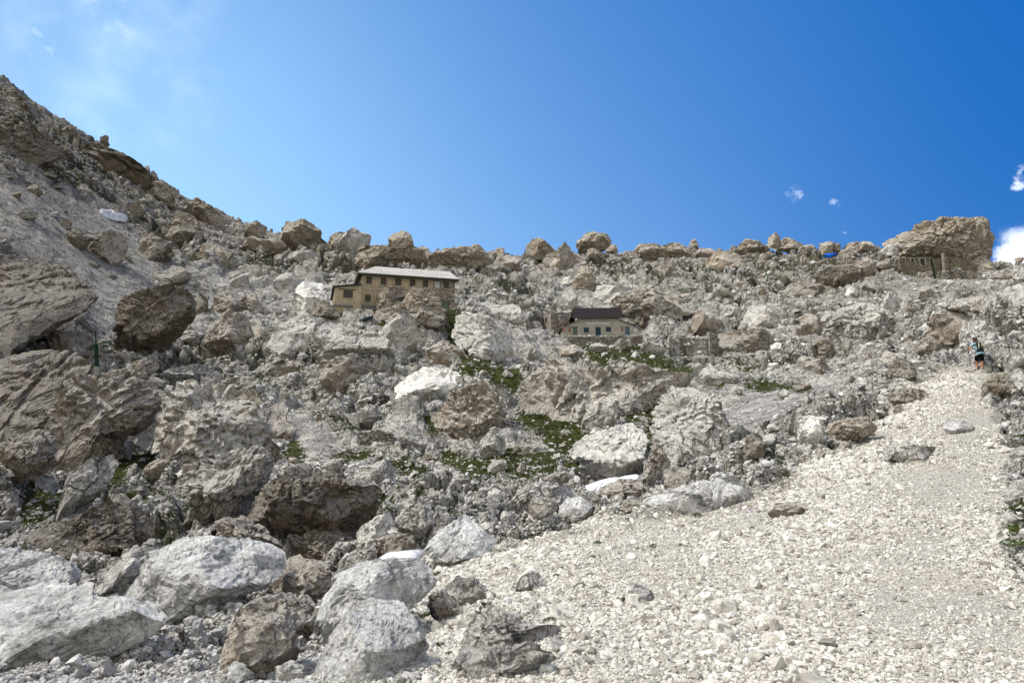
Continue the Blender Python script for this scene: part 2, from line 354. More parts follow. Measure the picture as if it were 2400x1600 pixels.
def rock_nodes(q, P, Nz, tint, brown, soft=None):
    """weathered dolomite: pale washed tops, ochre and black-streaked overhangs, joints and pits"""
    n0 = q.noise(P, .22, 4, .6); n1 = q.noise(P, 1.1, 8, .68); n2 = q.noise(P, 5.5, 8, .72)
    ns = q.noise(q.vmul(P, (1.1, 1.1, .16)), 1.6, 7, .65)
    warp = q.vadd(P, q.vscale(q.n('ShaderNodeTexNoise', None, Vector=P, Scale=.9, Detail=5.).outputs['Color'], .9))
    v1 = q.n('ShaderNodeTexVoronoi', {'feature': 'DISTANCE_TO_EDGE'}, Vector=warp, Scale=.75).outputs['Distance']
    v2 = q.n('ShaderNodeTexVoronoi', {'feature': 'DISTANCE_TO_EDGE'}, Vector=q.vmul(warp, (1, 1, .5)), Scale=1.9).outputs['Distance']
    c1 = q.ss(v1, .0, .045, 0, 1); c2 = q.ss(v2, .0, .07, .0, 1)
    gate = q.noise(q.vadd(P, (9., 4., 2.)), .55, 4, .6)
    c2 = q.math('MAXIMUM', c2, q.ss(gate, .60, .46, 0, 1)); c1 = q.math('MAXIMUM', c1, q.ss(gate, .36, .52, 0, 1))
    t = q.math('ADD', q.math('MULTIPLY', n1, .6), q.math('MULTIPLY', n2, .4))
    base = q.ramp(t, [(.355, (.09, .087, .08)), (.42, (.33, .322, .30)), (.50, (.57, .558, .525)), (.61, (.80, .785, .745))])
    bc = q.ramp(q.math('ADD', q.math('MULTIPLY', ns, .55), q.math('MULTIPLY', n2, .45)), [(.32, (.06, .046, .034)), (.44, (.19, .138, .088)), (.56, (.35, .25, .15)), (.70, (.47, .38, .265))])
    steep = q.ss(Nz, .55, -.05, 0, 1)
    fb = q.math('MULTIPLY', q.math('ADD', q.math('MULTIPLY', steep, .85), q.math('MULTIPLY', brown, .55)), q.ss(q.math('ADD', n0, q.math('MULTIPLY', q.math('SUBTRACT', n1, .5), .8)), .30, .52), clamp=True)
    fb = q.math('MULTIPLY', fb, q.math('ADD', q.math('MULTIPLY', brown, .9), .12), clamp=True)
    col = q.mix(fb, base, bc)
    stk = q.math('MULTIPLY', q.ss(ns, .54, .70), q.math('MULTIPLY', q.ss(Nz, .6, .1), .62))
    col = q.mix(stk, col, (.055, .055, .056))
    pit = q.ss(q.noise(P, 13., 5, .75), .34, .47, .42, 1)
    col = q.mix(1., col, q.n('ShaderNodeCombineColor', None, Red=pit, Green=pit, Blue=pit).outputs[0], 'MULTIPLY')
    v3 = q.n('ShaderNodeTexVoronoi', {'feature': 'DISTANCE_TO_EDGE'}, Vector=q.vmul(warp, (1, 1, .6)), Scale=5.2).outputs['Distance']
    c3 = q.math('MAXIMUM', q.ss(v3, 0, .09, 0, 1), q.ss(n1, .56, .47, 0, 1))
    cr = q.math('MULTIPLY', q.math('MULTIPLY', q.ss(c1, 0, 1, .20, 1), q.ss(c2, 0, 1, .38, 1)), q.ss(c3, 0, 1, .5, 1))
    ks = q.ss(brown, .07, .2, .3, 1)
    cr = q.math('ADD', q.math('MULTIPLY', cr, ks), q.math('SUBTRACT', 1., ks))
    col = q.mix(1., col, q.n('ShaderNodeCombineColor', None, Red=cr, Green=cr, Blue=cr).outputs[0], 'MULTIPLY')
    if tint is not None: col = q.mix(1., col, tint, 'MULTIPLY')
    h = q.math('ADD', q.math('ADD', q.math('MULTIPLY', n1, .55), q.math('MULTIPLY', n2, .48)), q.math('MULTIPLY', cr, .22))
    n3 = q.noise(P, 38., 5, .75)
    h = q.math('ADD', h, q.math('ADD', q.math('MULTIPLY', pit, .07), q.math('MULTIPLY', n3, .07)))
    col = q.mix(q.ss(n3, .36, .50, .45, 0), col, (.10, .098, .095))
    return col, h
def geo_nodes(q):
    g = q.n('ShaderNodeNewGeometry'); return g.outputs['Position'], q.n('ShaderNodeSeparateXYZ', None, _0=g.outputs['Normal']).outputs[2]
MAT = {}
m, q, b = mat_new('weathered_rock'); MAT['rock'] = m
P, Nz = geo_nodes(q); oi = q.n('ShaderNodeObjectInfo')
col, h = rock_nodes(q, P, Nz, oi.outputs['Color'], oi.outputs['Alpha'])
lk(q, col, b.inputs['Base Color']); lk(q, q.n('ShaderNodeBump', None, Strength=.9, Distance=.35, Height=h).outputs[0], b.inputs['Normal'])

m, q, b = mat_new('rocky_ground'); MAT['ground'] = m
P, Nz = geo_nodes(q)
at1 = q.n('ShaderNodeAttribute', {'attribute_name': 'zones'}); sep = q.n('ShaderNodeSeparateColor', None, Color=at1.outputs['Color'])
grass, grav, dark = sep.outputs[0], sep.outputs[1], sep.outputs[2]
at2 = q.n('ShaderNodeAttribute', {'attribute_name': 'zones_b'}); sep2 = q.n('ShaderNodeSeparateColor', None, Color=at2.outputs['Color'])
crev, brown, moss = sep2.outputs[0], sep2.outputs[1], sep2.outputs[2]
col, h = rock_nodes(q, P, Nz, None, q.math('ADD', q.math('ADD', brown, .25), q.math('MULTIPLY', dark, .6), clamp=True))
gnz = q.noise(P, 2.1, 5, .65)
# small loose stones between the blocks
vs = q.n('ShaderNodeTexVoronoi', None, Vector=P, Scale=3.2); vs2 = q.n('ShaderNodeTexVoronoi', None, Vector=P, Scale=9.)
def cellv(v, lo, hi, dm=.25):
    s1 = q.n('ShaderNodeSeparateColor', None, Color=v.outputs['Color']).outputs[0]
    d = q.ss(v.outputs['Distance'], .25, .62, 1, dm)
    return q.math('MULTIPLY', q.ss(s1, 0, 1, lo, hi), d), q.math('MULTIPLY', d, q.ss(s1, 0, 1, .4, 1))
sv, sh = cellv(vs, .30, .66); sv2, sh2 = cellv(vs2, .32, .66)
stm = q.ss(q.noise(P, .5, 5, .65), .42, .56)
sg = q.math('ADD', q.math('MULTIPLY', sv, .5), q.math('MULTIPLY', sv2, .5))
col = q.mix(q.math('MULTIPLY', stm, .75), col, q.n('ShaderNodeCombineColor', None, Red=sg, Green=sg, Blue=q.math('MULTIPLY', sg, .97)).outputs[0])
h = q.math('ADD', h, q.math('MULTIPLY', stm, q.math('ADD', q.math('MULTIPLY', sh, .35), q.math('MULTIPLY', sh2, .15))))
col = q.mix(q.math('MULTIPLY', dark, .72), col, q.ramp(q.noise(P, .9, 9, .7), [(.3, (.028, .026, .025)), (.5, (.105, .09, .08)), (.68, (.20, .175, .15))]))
soil = q.math('MULTIPLY', q.ss(q.noise(q.vadd(P, (31., 7., 3.)), .9, 8, .72), .545, .635), q.ss(Nz, .1, .45))
cv = q.math('MAXIMUM', q.math('MULTIPLY', q.ss(crev, .30, .9), .85), q.math('MULTIPLY', soil, .8))
col = q.mix(cv, col, q.mix(q.ss(gnz, .42, .58), (.05, .045, .034), (.045, .055, .018)))
left_shade = q.ss(at1.outputs['Alpha'], 0, 1, 1, .66)  # ground colour darkened to the left in place of shade
col = q.mix(1., col, q.n('ShaderNodeCombineColor', None, Red=left_shade, Green=q.math('MULTIPLY', left_shade, .98), Blue=q.math('MULTIPLY', left_shade, .95)).outputs[0], 'MULTIPLY')
# gravel
vg = q.n('ShaderNodeTexVoronoi', None, Vector=P, Scale=21.); vg2 = q.n('ShaderNodeTexVoronoi', None, Vector=P, Scale=60.)
gv, gh = cellv(vg, .46, .70, .55); gv2, gh2 = cellv(vg2, .46, .70, .6)
gg = q.math('ADD', q.math('MULTIPLY', gv, .45), q.math('MULTIPLY', gv2, .55))
gcol = q.n('ShaderNodeCombineColor', None, Red=gg, Green=q.math('MULTIPLY', gg, .95), Blue=q.math('MULTIPLY', gg, .835)).outputs[0]
gcol = q.mix(q.ss(q.noise(P, .6, 6, .65), .5, .66, 0, .5), gcol, (.50, .43, .31))
col = q.mix(grav, col, gcol)
gb = q.math('ADD', q.math('MULTIPLY', gh, .12), q.math('MULTIPLY', gh2, .05))
h = q.math('ADD', q.math('MULTIPLY', h, q.math('SUBTRACT', 1., grav)), q.math('MULTIPLY', gb, grav))
# turf soil under the grass
gn = q.noise(P, 1.4, 8, .7)
gm = q.ss(q.math('ADD', q.math('ADD', q.math('MULTIPLY', grass, .92), q.math('MULTIPLY', moss, .5)), q.math('MULTIPLY', q.math('SUBTRACT', gn, .5), 2.6)), .48, .60)
gm = q.math('MULTIPLY', gm, q.ss(Nz, .15, .4))
tc = q.ramp(q.noise(P, 5., 6, .7), [(.3, (.018, .021, .006)), (.5, (.042, .052, .011)), (.72, (.085, .082, .025))])
col = q.mix(gm, col, tc)
tn = q.math('MULTIPLY', q.ss(q.noise(P, .8, 6, .7), .58, .70), q.math('MULTIPLY', q.ss(Nz, .45, .75), q.math('MULTIPLY', q.math('SUBTRACT', 1., grav), .75)))
col = q.mix(tn, col, (.05, .06, .022))
lk(q, col, b.inputs['Base Color']); lk(q, q.n('ShaderNodeBump', None, Strength=.9, Distance=.35, Height=h).outputs[0], b.inputs['Normal'])

def stone_mat(name, stops, nz_ochre=.25):
    m, q, b = mat_new(name)
    P, Nz = geo_nodes(q); oi = q.n('ShaderNodeObjectInfo')
    r = q.math('ADD', q.math('MULTIPLY', oi.outputs['Random'], .75), q.math('MULTIPLY', q.noise(P, 7., 6, .7), .25))
    c = q.ramp(r, stops)
    c = q.mix(q.ss(q.noise(P, 16., 5, .7), .36, .5, .55, 0), c, (.12, .11, .095))
    sh = q.n('ShaderNodeAttribute', {'attribute_name': 'shade', 'attribute_type': 'INSTANCER'}).outputs['Fac']
    c = q.mix(sh, c, q.mix(1., c, (.50, .485, .46), 'MULTIPLY'))  # left slope's shade multiplied into the stone colour
    lk(q, c, b.inputs['Base Color']); lk(q, q.n('ShaderNodeBump', None, Strength=.6, Distance=.05, Height=q.noise(P, 14., 6, .7)).outputs[0], b.inputs['Normal'])
    return m
MAT['rubble'] = stone_mat('loose_rubble', [(.12, (.19, .175, .15)), (.3, (.36, .35, .325)), (.55, (.49, .48, .455)), (.9, (.63, .62, .59))])
MAT['pebble'] = stone_mat('pale_pebbles', [(.12, (.25, .225, .185)), (.24, (.45, .425, .37)), (.5, (.60, .575, .51)), (.86, (.73, .71, .645)), (.93, (.50, .39, .28))])
def plain(name, col, rough=.8, var=.35, sc=6., metal=0.):
    m, q, b = mat_new(name); P, Nz = geo_nodes(q)
    n = q.noise(P, sc, 7, .7)
    c = q.mix(q.ss(n, .3, .7), tuple(x * (1 - var) for x in col), tuple(min(1, x * (1 + var)) for x in col))
    lk(q, c, b.inputs['Base Color']); b.inputs['Roughness'].default_value = rough; b.inputs['Metallic'].default_value = metal
    lk(q, q.n('ShaderNodeBump', None, Strength=.4, Distance=.02, Height=n).outputs[0], b.inputs['Normal'])
    return m
MAT['leaf'] = plain('cushion_leaves', (.05, .075, .014), .7, .5, 20)
MAT['grass'] = plain('alpine_grass', (.050, .060, .012), .7, .6, 1.6)
MAT['flower'] = plain('violet_petals', (.25, .16, .5), .6, .2)
MAT['snow'] = plain('old_snow', (.64, .655, .67), .75, .33, 3.5)
MAT['oldwood'] = plain('grey_weathered_wood', (.085, .075, .06), .85, .45, 9)
MAT['palewood'] = plain('bleached_wood', (.50, .50, .47), .85, .2, 9)
MAT['greenmetal'] = plain('dark_green_metal', (.006, .032, .013), .5, .4, 4)
MAT['rust'] = plain('rusty_steel', (.05, .032, .022), .8, .4, 6)
MAT['bluetarp'] = plain('blue_tarpaulin', (.01, .13, .62), .5, .15, 2)
MAT['darktarp'] = plain('dark_blue_sheet', (.045, .075, .10), .6, .4, 3)
MAT['bluedoor'] = plain('faded_blue_paint', (.075, .125, .16), .7, .3, 4)
MAT['greendoor'] = plain('faded_green_paint', (.10, .14, .105), .7, .35, 4)
MAT['blueglass'] = plain('blue_shutter_boards', (.022, .045, .075), .5, .3, 3)
MAT['orange'] = plain('flaking_orange_boards', (.38, .17, .07), .8, .3, 5)
MAT['stonetrim'] = plain('grey_stone_trim', (.36, .34, .31), .85, .25, 5)
MAT['concrete'] = plain('grey_concrete', (.24, .235, .215), .9, .3, 3)
MAT['skin'] = plain('skin', (.36, .17, .10), .6, .12, 12)
MAT['shirt'] = plain('light_blue_shirt', (.28, .43, .52), .85, .15, 14)
MAT['black'] = plain('black_cloth', (.006, .006, .009), .9, .4, 10)
MAT['pack'] = plain('charcoal_pack_fabric', (.025, .028, .03), .8, .4, 14)
MAT['packtrim'] = plain('pale_yellow_pack_trim', (.55, .55, .36), .8, .2, 10)
MAT['hair'] = plain('grey_brown_hair', (.06, .05, .045), .8, .4, 30)
MAT['boot'] = plain('dark_boot_leather', (.035, .03, .035), .7, .4, 16)
MAT['pole'] = plain('dark_aluminium', (.03, .025, .04), .4, .2, 8, .5)
MAT['white'] = plain('white_cloth', (.7, .7, .72), .8, .1)
MAT['bluecloth'] = plain('blue_cloth', (.06, .12, .4), .8, .2)
MAT['red'] = plain('dull_red_cloth', (.3, .06, .05), .8, .2)
# plaster, peeling to bare masonry along object x
def masonry(q, P, sc=2.6, flat=1.6, cols=((.16, .13, .10), (.33, .27, .205), (.45, .40, .33))):
    wp = q.vadd(q.vmul(P, (1, 1, flat)), q.vscale(q.n('ShaderNodeTexNoise', None, Vector=P, Scale=2.5, Detail=3.).outputs['Color'], .25))
    v = q.n('ShaderNodeTexVoronoi', None, Vector=wp, Scale=sc); e = q.n('ShaderNodeTexVoronoi', {'feature': 'DISTANCE_TO_EDGE'}, Vector=wp, Scale=sc)
    s1 = q.n('ShaderNodeSeparateColor', None, Color=v.outputs['Color']).outputs[0]
    c = q.ramp(q.math('ADD', q.math('MULTIPLY', s1, .7), q.math('MULTIPLY', q.noise(P, 6, 5, .7), .3)), [(.2, cols[0]), (.5, cols[1]), (.8, cols[2])])
    d = q.ss(e.outputs['Distance'], .0, .12, 0, 1)
    c = q.mix(q.math('SUBTRACT', 1., d), c, tuple(x * .45 for x in cols[0]))
    return c, q.math('MULTIPLY', d, q.ss(s1, 0, 1, .5, 1))
def plaster_mat(name, base, stain, peel_x=None, base_z=None, amount=.55):
    m, q, b = mat_new(name)
    tc = q.n('ShaderNodeTexCoord').outputs['Object']; s = q.n('ShaderNodeSeparateXYZ', None, _0=tc)
    c = q.mix(q.ss(q.noise(tc, .8, 7, .65), .35, .7), base, tuple(x * .72 for x in base))
    st = q.noise(q.vmul(tc, (1.3, 1.3, .22)), 1.4, 6, .65)
    c = q.mix(q.ss(st, .48, .72, 0, amount), c, stain)
    c = q.mix(q.ss(q.noise(tc, 2.6, 6, .7), .60, .70, 0, .6), c, tuple(min(1, x * 1.25 + .08) for x in base))
    ms, mh = masonry(q, tc, 3.2)
    pf = q.ss(q.noise(tc, .9, 7, .7), .66, .70)
    if peel_x is not None:
        w = q.math('ADD', s.outputs[0], q.math('MULTIPLY', q.math('SUBTRACT', q.noise(tc, .7, 6, .7), .5), 5.))
        w = q.math('SUBTRACT', w, q.math('MULTIPLY', s.outputs[2], .25))
        pf = q.math('MAXIMUM', pf, q.ss(w, peel_x - .3, peel_x + .3))
    c = q.mix(pf, c, ms)
    if base_z is not None: c = q.mix(q.ss(s.outputs[2], base_z + .05, base_z - .05), c, (.17, .165, .15))
    lk(q, c, b.inputs['Base Color'])
    hh = q.math('ADD', q.math('MULTIPLY', q.math('MULTIPLY', mh, pf), .8), q.math('MULTIPLY', q.noise(tc, 5, 6, .7), .25))
    lk(q, q.n('ShaderNodeBump', None, Strength=.8, Distance=.08, Height=hh).outputs[0], b.inputs['Normal'])
    return m
MAT['house'] = plaster_mat('stained_ochre_plaster', (.40, .325, .215), (.19, .115, .06), peel_x=9.6, base_z=.55)
MAT['annex'] = plaster_mat('smooth_buff_plaster', (.46, .38, .255), (.30, .23, .15), amount=.3)
MAT['hut'] = plaster_mat('weathered_cream_plaster', (.38, .36, .295), (.20, .18, .15), peel_x=13.2, amount=.5)
def masonry_mat(name, cols, sc=2.6):
    m, q, b = mat_new(name); tc = q.n('ShaderNodeTexCoord').outputs['Object']
    c, hh = masonry(q, tc, sc, cols=cols); lk(q, c, b.inputs['Base Color'])
    lk(q, q.n('ShaderNodeBump', None, Strength=1., Distance=.12, Height=hh).outputs[0], b.inputs['Normal']); return m
MAT['masonry'] = masonry_mat('pinkish_masonry', ((.20, .165, .14), (.36, .30, .26), (.48, .43, .38)))
MAT['masonry2'] = masonry_mat('brown_masonry', ((.14, .12, .085), (.27, .23, .16), (.38, .33, .24)))
MAT['drywall'] = masonry_mat('dry_stone', ((.24, .225, .19), (.40, .375, .32), (.52, .49, .43)), 2.2)
MAT['greywall'] = masonry_mat('grey_dry_stone', ((.10, .10, .095), (.19, .19, .18), (.28, .275, .26)), 3.)
# roofs
m, q, b = mat_new('grey_shingle_roof'); MAT['shingle'] = m
tc = q.n('ShaderNodeTexCoord').outputs['Object']
br = q.n('ShaderNodeTexBrick', None, Vector=q.vmul(tc, (1, 1.05, 1)), Scale=1., Mortar_Size=.02, Bias=0., Color1=(.36, .355, .345, 1), Color2=(.52, .51, .48, 1), Mortar=(.14, .13, .12, 1))
br.inputs['Brick Width'].default_value = 2.1; br.inputs['Row Height'].default_value = .62
c = q.mix(q.ss(q.noise(q.vmul(tc, (.5, 2, 1)), .9, 6, .65), .45, .65, 0, .55), br.outputs['Color'], (.50, .44, .36))
c = q.mix(q.ss(q.noise(tc, 3., 6, .7), .5, .68, 0, .6), c, (.22, .205, .185))
lk(q, c, b.inputs['Base Color']); lk(q, q.n('ShaderNodeBump', None, Strength=.7, Distance=.04, Height=br.outputs['Color']).outputs[0], b.inputs['Normal'])
MAT['brownmetal'] = plain('brown_sheet_metal', (.026, .017, .013), .55, .25, 1.2)
# ------------------------------------------------------------------ boulders
_ico = {}
def ico(n):
    if n not in _ico:
        bm = bmesh.new(); bmesh.ops.create_icosphere(bm, subdivisions=n, radius=1.)
        _ico[n] = (np.array([v.co[:] for v in bm.verts]), np.array([[v.index for v in f.verts] for f in bm.faces], np.int32)); bm.free()
    return _ico[n]
def rock_mesh(name, outline, depth, seed, n=5, lean=.25, cuts=20, rough=1., strata=.0, sdir=(0.25, .1, 1.), cracks=3, chips=1.):
    """outline: polygon (x,z) about the centre; depth: half thickness. A closed solid with facets, ledges, joints."""
    rg = np.random.default_rng(seed)
    D, Fc = ico(n)
    # rotate the sphere a bit so that triangles do not line up
    M = np.array(Matrix.Rotation(rg.uniform(0, 6), 3, Vector(rg.normal(size=3)).normalized())); D = D @ M.T
    O = np.asarray(outline, float); S = math.sqrt(max(1e-6, np.ptp(O[:, 0]) * np.ptp(O[:, 1]))) / 2
    K = 720; th = np.linspace(-math.pi, math.pi, K, endpoint=False); Rr = np.zeros(K); nO = len(O)
    dx, dz = np.cos(th), np.sin(th)
    for k in range(nO):
        a = O[k]; e = O[(k + 1) % nO] - a
        den = dx * e[1] - dz * e[0]; den = np.where(np.abs(den) < 1e-9, 1e-9, den)
        t = (a[0] * e[1] - a[1] * e[0]) / den; w = (a[0] * dz - a[1] * dx) / den
        ok = (t > 0) & (w >= -1e-6) & (w <= 1 + 1e-6); Rr = np.where(ok, np.maximum(Rr, t), Rr)
    Rr = np.maximum(Rr, .12 * S)
    ker = np.exp(-.5 * (np.arange(-12, 13) / 4.) ** 2); ker /= ker.sum()
    Rr = np.convolve(np.concatenate([Rr[-12:], Rr, Rr[:12]]), ker, 'valid')
    ph = np.arctan2(D[:, 2], D[:, 0]); fi = (ph + math.pi) / (2 * math.pi) * K; i0 = np.floor(fi).astype(int) % K; fr = fi - np.floor(fi)
    Rv = Rr[i0] * (1 - fr) + Rr[(i0 + 1) % K] * fr
    q = np.clip(np.abs(D[:, 1]), 0, 1); inpl = np.power(np.clip(1 - q ** 2, 0, 1), .5 * .62); dep = np.sign(D[:, 1]) * np.power(q, .72)
    P = np.stack([Rv * np.cos(ph) * inpl, depth * dep, Rv * np.sin(ph) * inpl], 1)
    hs = np.array([np.ptp(O[:, 0]) / 2, depth, np.ptp(O[:, 1]) / 2]); Q = P / hs
    for _ in range(cuts):
        v = rg.normal(size=3); v[1] = (-1 if rg.random() < .75 else 1) * (abs(v[1]) * .7 + .45)
        v /= np.linalg.norm(v); d = Q @ v; lim = d.max() * rg.uniform(.62, .93)
        Q[:, 1] -= np.clip(np.clip(d - lim, 0, None) / v[1], -.9, .9)          # planar breaks that leave the outline as it is
    P = Q * hs
    P[:, 1] += lean * P[:, 2]
    C = P / S + rg.uniform(-50, 50, 3)
    nr = Q / (np.linalg.norm(Q, axis=1, keepdims=True) + 1e-9)
    wv = np.stack([fbm3(C * 1.3 + 7 * a, 3, seed % 97 + a) for a in range(3)], 1)
    disp = .07 * fbm3(C * 1.2, 3, seed % 89) * rough
    rid = 1 - np.abs(fbm3(C * 2.6 + wv * .5, 4, seed % 83, .55)); disp += .04 * (rid - .78) * rough
    disp += .04 * fbm3(C * 7, 5, seed % 79, .66) * rough + .016 * fbm3(C * 30, 2, seed % 71) * rough
    if chips:
        for sc, am in ((2.2, .085), (5., .05), (12., .026)):
            Cs = C * sc + wv * .25; F1, F2, c = worley3(Cs, seed % 61)
            tl = np.stack([_h(c[:, 0], c[:, 1], c[:, 2], 15 + a) - .5 for a in range(3)], 1); off = Cs - c - .5
            disp += chips * am * ((_h(c[:, 0], c[:, 1], c[:, 2], 5) - .5) + 1.5 * (tl * off).sum(1) - .5 * (1 - sst(0, .10, F2 - F1)))
    if strata:
        sd = np.array(sdir, float); sd /= np.linalg.norm(sd)
        for sp, am in ((.30, .060), (.11, .022)):
            t = (C @ sd) / sp + 1.5 * fbm3(C * 1.0, 2, seed % 53) + .8 * wv[:, 0]
            fl = np.floor(t); f = t - fl
            amp = .35 + .65 * _h(fl.astype(np.int64), np.zeros(len(f), int), np.zeros(len(f), int), seed % 43)
            disp += strata * am * amp * (sst(0, .25, f) * (1 - sst(.7, 1, f)) - .5) * 1.6
    for _ in range(cracks):
        v = rg.normal(size=3); v[2] *= .35; v /= np.linalg.norm(v); d = (P / S) @ v - rg.uniform(-.55, .55) + .16 * wv[:, 1] + .05 * wv[:, 2]
        disp -= rg.uniform(.06, .14) * np.exp(-(d / .032) ** 2)
    P = P + nr * (np.tanh(disp / .11) * .11 * S)[:, None]
    return new_mesh(name, P, Fc)

FR = {'A': (0, 150, .35073), 'B': (700, 480, .26786), 'C': (1200, 500, .26786), 'D': (1800, 480, .26786), 'E': (0, 650, .38259),
      'F': (0, 1100, .46769), 'G': (1100, 800, .34014), 'H': (1700, 850, .47847), 'I': (900, 1150, .38265), 'O': (0, 0, 1.)}
STY = {  # tint rgb, brownness
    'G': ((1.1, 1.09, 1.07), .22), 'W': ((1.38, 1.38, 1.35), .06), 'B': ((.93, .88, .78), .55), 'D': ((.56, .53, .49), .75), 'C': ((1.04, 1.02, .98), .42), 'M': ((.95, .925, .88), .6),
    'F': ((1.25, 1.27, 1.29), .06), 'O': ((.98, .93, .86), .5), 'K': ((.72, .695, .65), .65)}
HEROES = []
def hero(fr, sty, label, pts, ref=None, name='boulder', Y=None, **kw):
    x0, y0, s = FR[fr]; HEROES.append(dict(sty=sty, label=label, pts=[(x0 + s * a, y0 + s * b) for a, b in pts], ref=ref, name=name, Y=Y, kw=kw))
H = hero
# --- foreground left
H('F','F','huge pale grey boulder cut by the left picture edge, upper of two',[(-200,420),(0,408),(100,405),(200,440),(290,490),(325,560),(320,680),(200,760),(-200,760)],'the pale boulder at the far left edge',cracks=2)
H('F','F','broad low grey boulder with a split front in the bottom left corner',[(-250,700),(0,640),(130,640),(270,632),(400,682),(560,670),(640,690),(700,720),(760,760),(830,780),(700,870),(560,920),(420,960),(280,990),(60,1000),(-250,1000)],'the broad low grey boulder',cracks=2)
H('F','F','dome shaped pale grey boulder, largest of the foreground heap',[(555,660),(600,600),(680,520),(700,450),(780,400),(860,360),(960,360),(1010,355),(1120,385),(1230,430),(1320,500),(1350,570),(1345,610),(1220,620),(1200,660),(1080,690),(940,735),(870,740),(760,690),(700,670),(620,680)],'the dome shaped pale boulder',cracks=2,lean=.35)
H('F','G','cracked grey block tucked behind the dome shaped pale boulder',[(330,640),(370,550),(470,520),(560,470),(600,410),(700,395),(760,400),(700,520),(640,660),(450,690)],strata=.5)
H('F','O','squat grey boulder with ochre flank right of the dome shaped boulder',[(1350,520),(1400,460),(1460,445),(1560,465),(1640,490),(1690,540),(1660,600),(1580,690),(1480,690),(1370,660),(1360,560)],strata=.3)
H('F','F','tilted grey boulder with a bright rounded shoulder overhanging darkness',[(1570,880),(1580,790),(1640,640),(1660,560),(1720,500),(1880,470),(2000,465),(2100,480),(2160,540),(2165,590),(2120,650),(2000,720),(1850,720),(1720,780),(1640,850),(1590,910)],'the tilted grey boulder',cracks=1,lean=.2)
H('F','F','whitish rounded boulder resting at the bottom edge of the picture',[(1555,1080),(1575,980),(1640,850),(1690,760),(1800,705),(1900,715),(1990,730),(2060,790),(2110,850),(2140,920),(2080,990),(1960,1030),(1850,1060),(1780,1085),(1560,1085)],'the whitish rounded boulder',cracks=1,lean=.3)
H('F','O','egg shaped boulder with orange rust stains in the bottom row',[(1130,980),(1120,870),(1150,780),(1220,725),(1310,725),(1400,770),(1460,830),(1490,930),(1450,990),(1380,1020),(1300,1030),(1220,1060),(1160,1030)],'the orange stained boulder',cracks=1,chips=.6)
H('F','M','pitted dark grey boulder wedged behind the orange stained boulder',[(1175,720),(1240,670),(1370,640),(1480,650),(1600,715),(1580,800),(1560,860),(1480,890),(1400,880),(1300,860),(1220,800)])
H('F','M','small wedge shaped brown boulder on gravel beside the tilted grey boulder',[(2140,680),(2145,630),(2210,605),(2270,650),(2330,720),(2310,755),(2240,760),(2180,740)])
H('I','G','low pointed pale rock half buried in gravel behind the brown wedge',[(360,610),(450,535),(540,540),(620,600),(710,660),(640,690),(480,690)])
H('I','G','lumpy pale outcrop with moss in its cracks, upper half, on the gravel',[(440,1000),(490,860),(560,750),(660,730),(760,770),(860,830),(1000,840),(1100,890),(1050,950),(860,940),(760,960),(640,960),(540,1000)],'the mossy lumpy outcrop',name='rock_outcrop',rough=1.5,cracks=5)
H('I','G','lumpy pale outcrop with moss in its cracks, lower half, on the gravel',[(400,1130),(440,1020),(560,970),(680,970),(760,970),(880,930),(1000,960),(1080,1010),(940,1060),(820,1100),(720,1090),(600,1170),(480,1170)],name='rock_outcrop',rough=1.5,cracks=5)
H('I','W','flat topped white rock lying above the mossy lumpy outcrop',[(780,800),(900,690),(960,690),(1050,740),(1065,785),(940,810),(860,810)])
H('I','G','low grey craggy rock on the gravel left of the green cushion pair',[(800,600),(840,540),(900,500),(950,510),(985,560),(990,610),(880,630)])
H('I','G','smooth pale hump half sunk in the gravel right of the green cushions',[(1470,680),(1500,610),(1570,570),(1640,610),(1670,670),(1600,700)])
H('I','F','pale smooth pyramid rock standing at the snow patch by the gravel edge',[(160,460),(250,350),(340,250),(480,165),(580,230),(640,280),(700,320),(640,390),(500,430),(360,450),(260,465)],'the pale pyramid rock',cracks=2,lean=.5)
H('F','M','rounded brown boulder like a loaf lying beside the snow patch',[(1870,420),(1890,350),(1960,325),(2075,325),(2080,405),(2000,440),(1900,455)],'the brown loaf boulder',cracks=1)
H('I','G','tall pointed grey rock with tilted layers behind the brown loaf boulder',[(75,230),(80,130),(140,60),(200,30),(260,80),(310,180),(330,250),(220,290),(130,270)],'the tall pointed layered rock',strata=.8,sdir=(-.8,.1,.6))
H('F','W','small pale leaning rock between the huge dark boulder and the brown loaf',[(1760,350),(1800,290),(1900,235),(1940,230),(1970,310),(1920,360),(1850,400),(1790,395)])
H('F','K','rounded dark grey boulder in front of the huge dark boulder',[(1350,470),(1430,360),(1540,310),(1640,310),(1740,360),(1830,440),(1760,490),(1640,500),(1540,480),(1440,470)],strata=.4)
H('F','M','slanting slab with deep parallel grooves below the huge dark boulder',[(1020,350),(1070,260),(1150,245),(1240,290),(1330,330),(1420,380),(1380,440),(1320,490),(1230,420),(1120,380)],strata=1.2,sdir=(.8,.2,.5),name='rock_slab')
H('F','D','tilted dark brown slab with a pale top edge in the lower left',[(120,390),(160,310),(290,260),(400,230),(480,160),(540,180),(600,250),(640,330),(660,400),(600,430),(500,430),(480,450),(380,450),(260,450),(180,430)],'the tilted dark brown slab',name='rock_slab',cracks=4)
H('F','K','grey layered rock ridge running down right from the tilted dark slab',[(480,160),(560,120),(640,190),(700,260),(770,350),(760,385),(660,380),(600,240)],strata=1.,sdir=(.4,.1,.8))
H('E','G','pale smooth slab leaning diagonally beside the turf in the lower left',[(345,1475),(420,1330),(470,1200),(560,1100),(620,1075),(650,1130),(660,1230),(640,1290),(520,1380),(450,1440),(380,1490)],'the pale leaning slab',name='rock_slab',cracks=2,strata=.4,sdir=(.7,.1,.7))
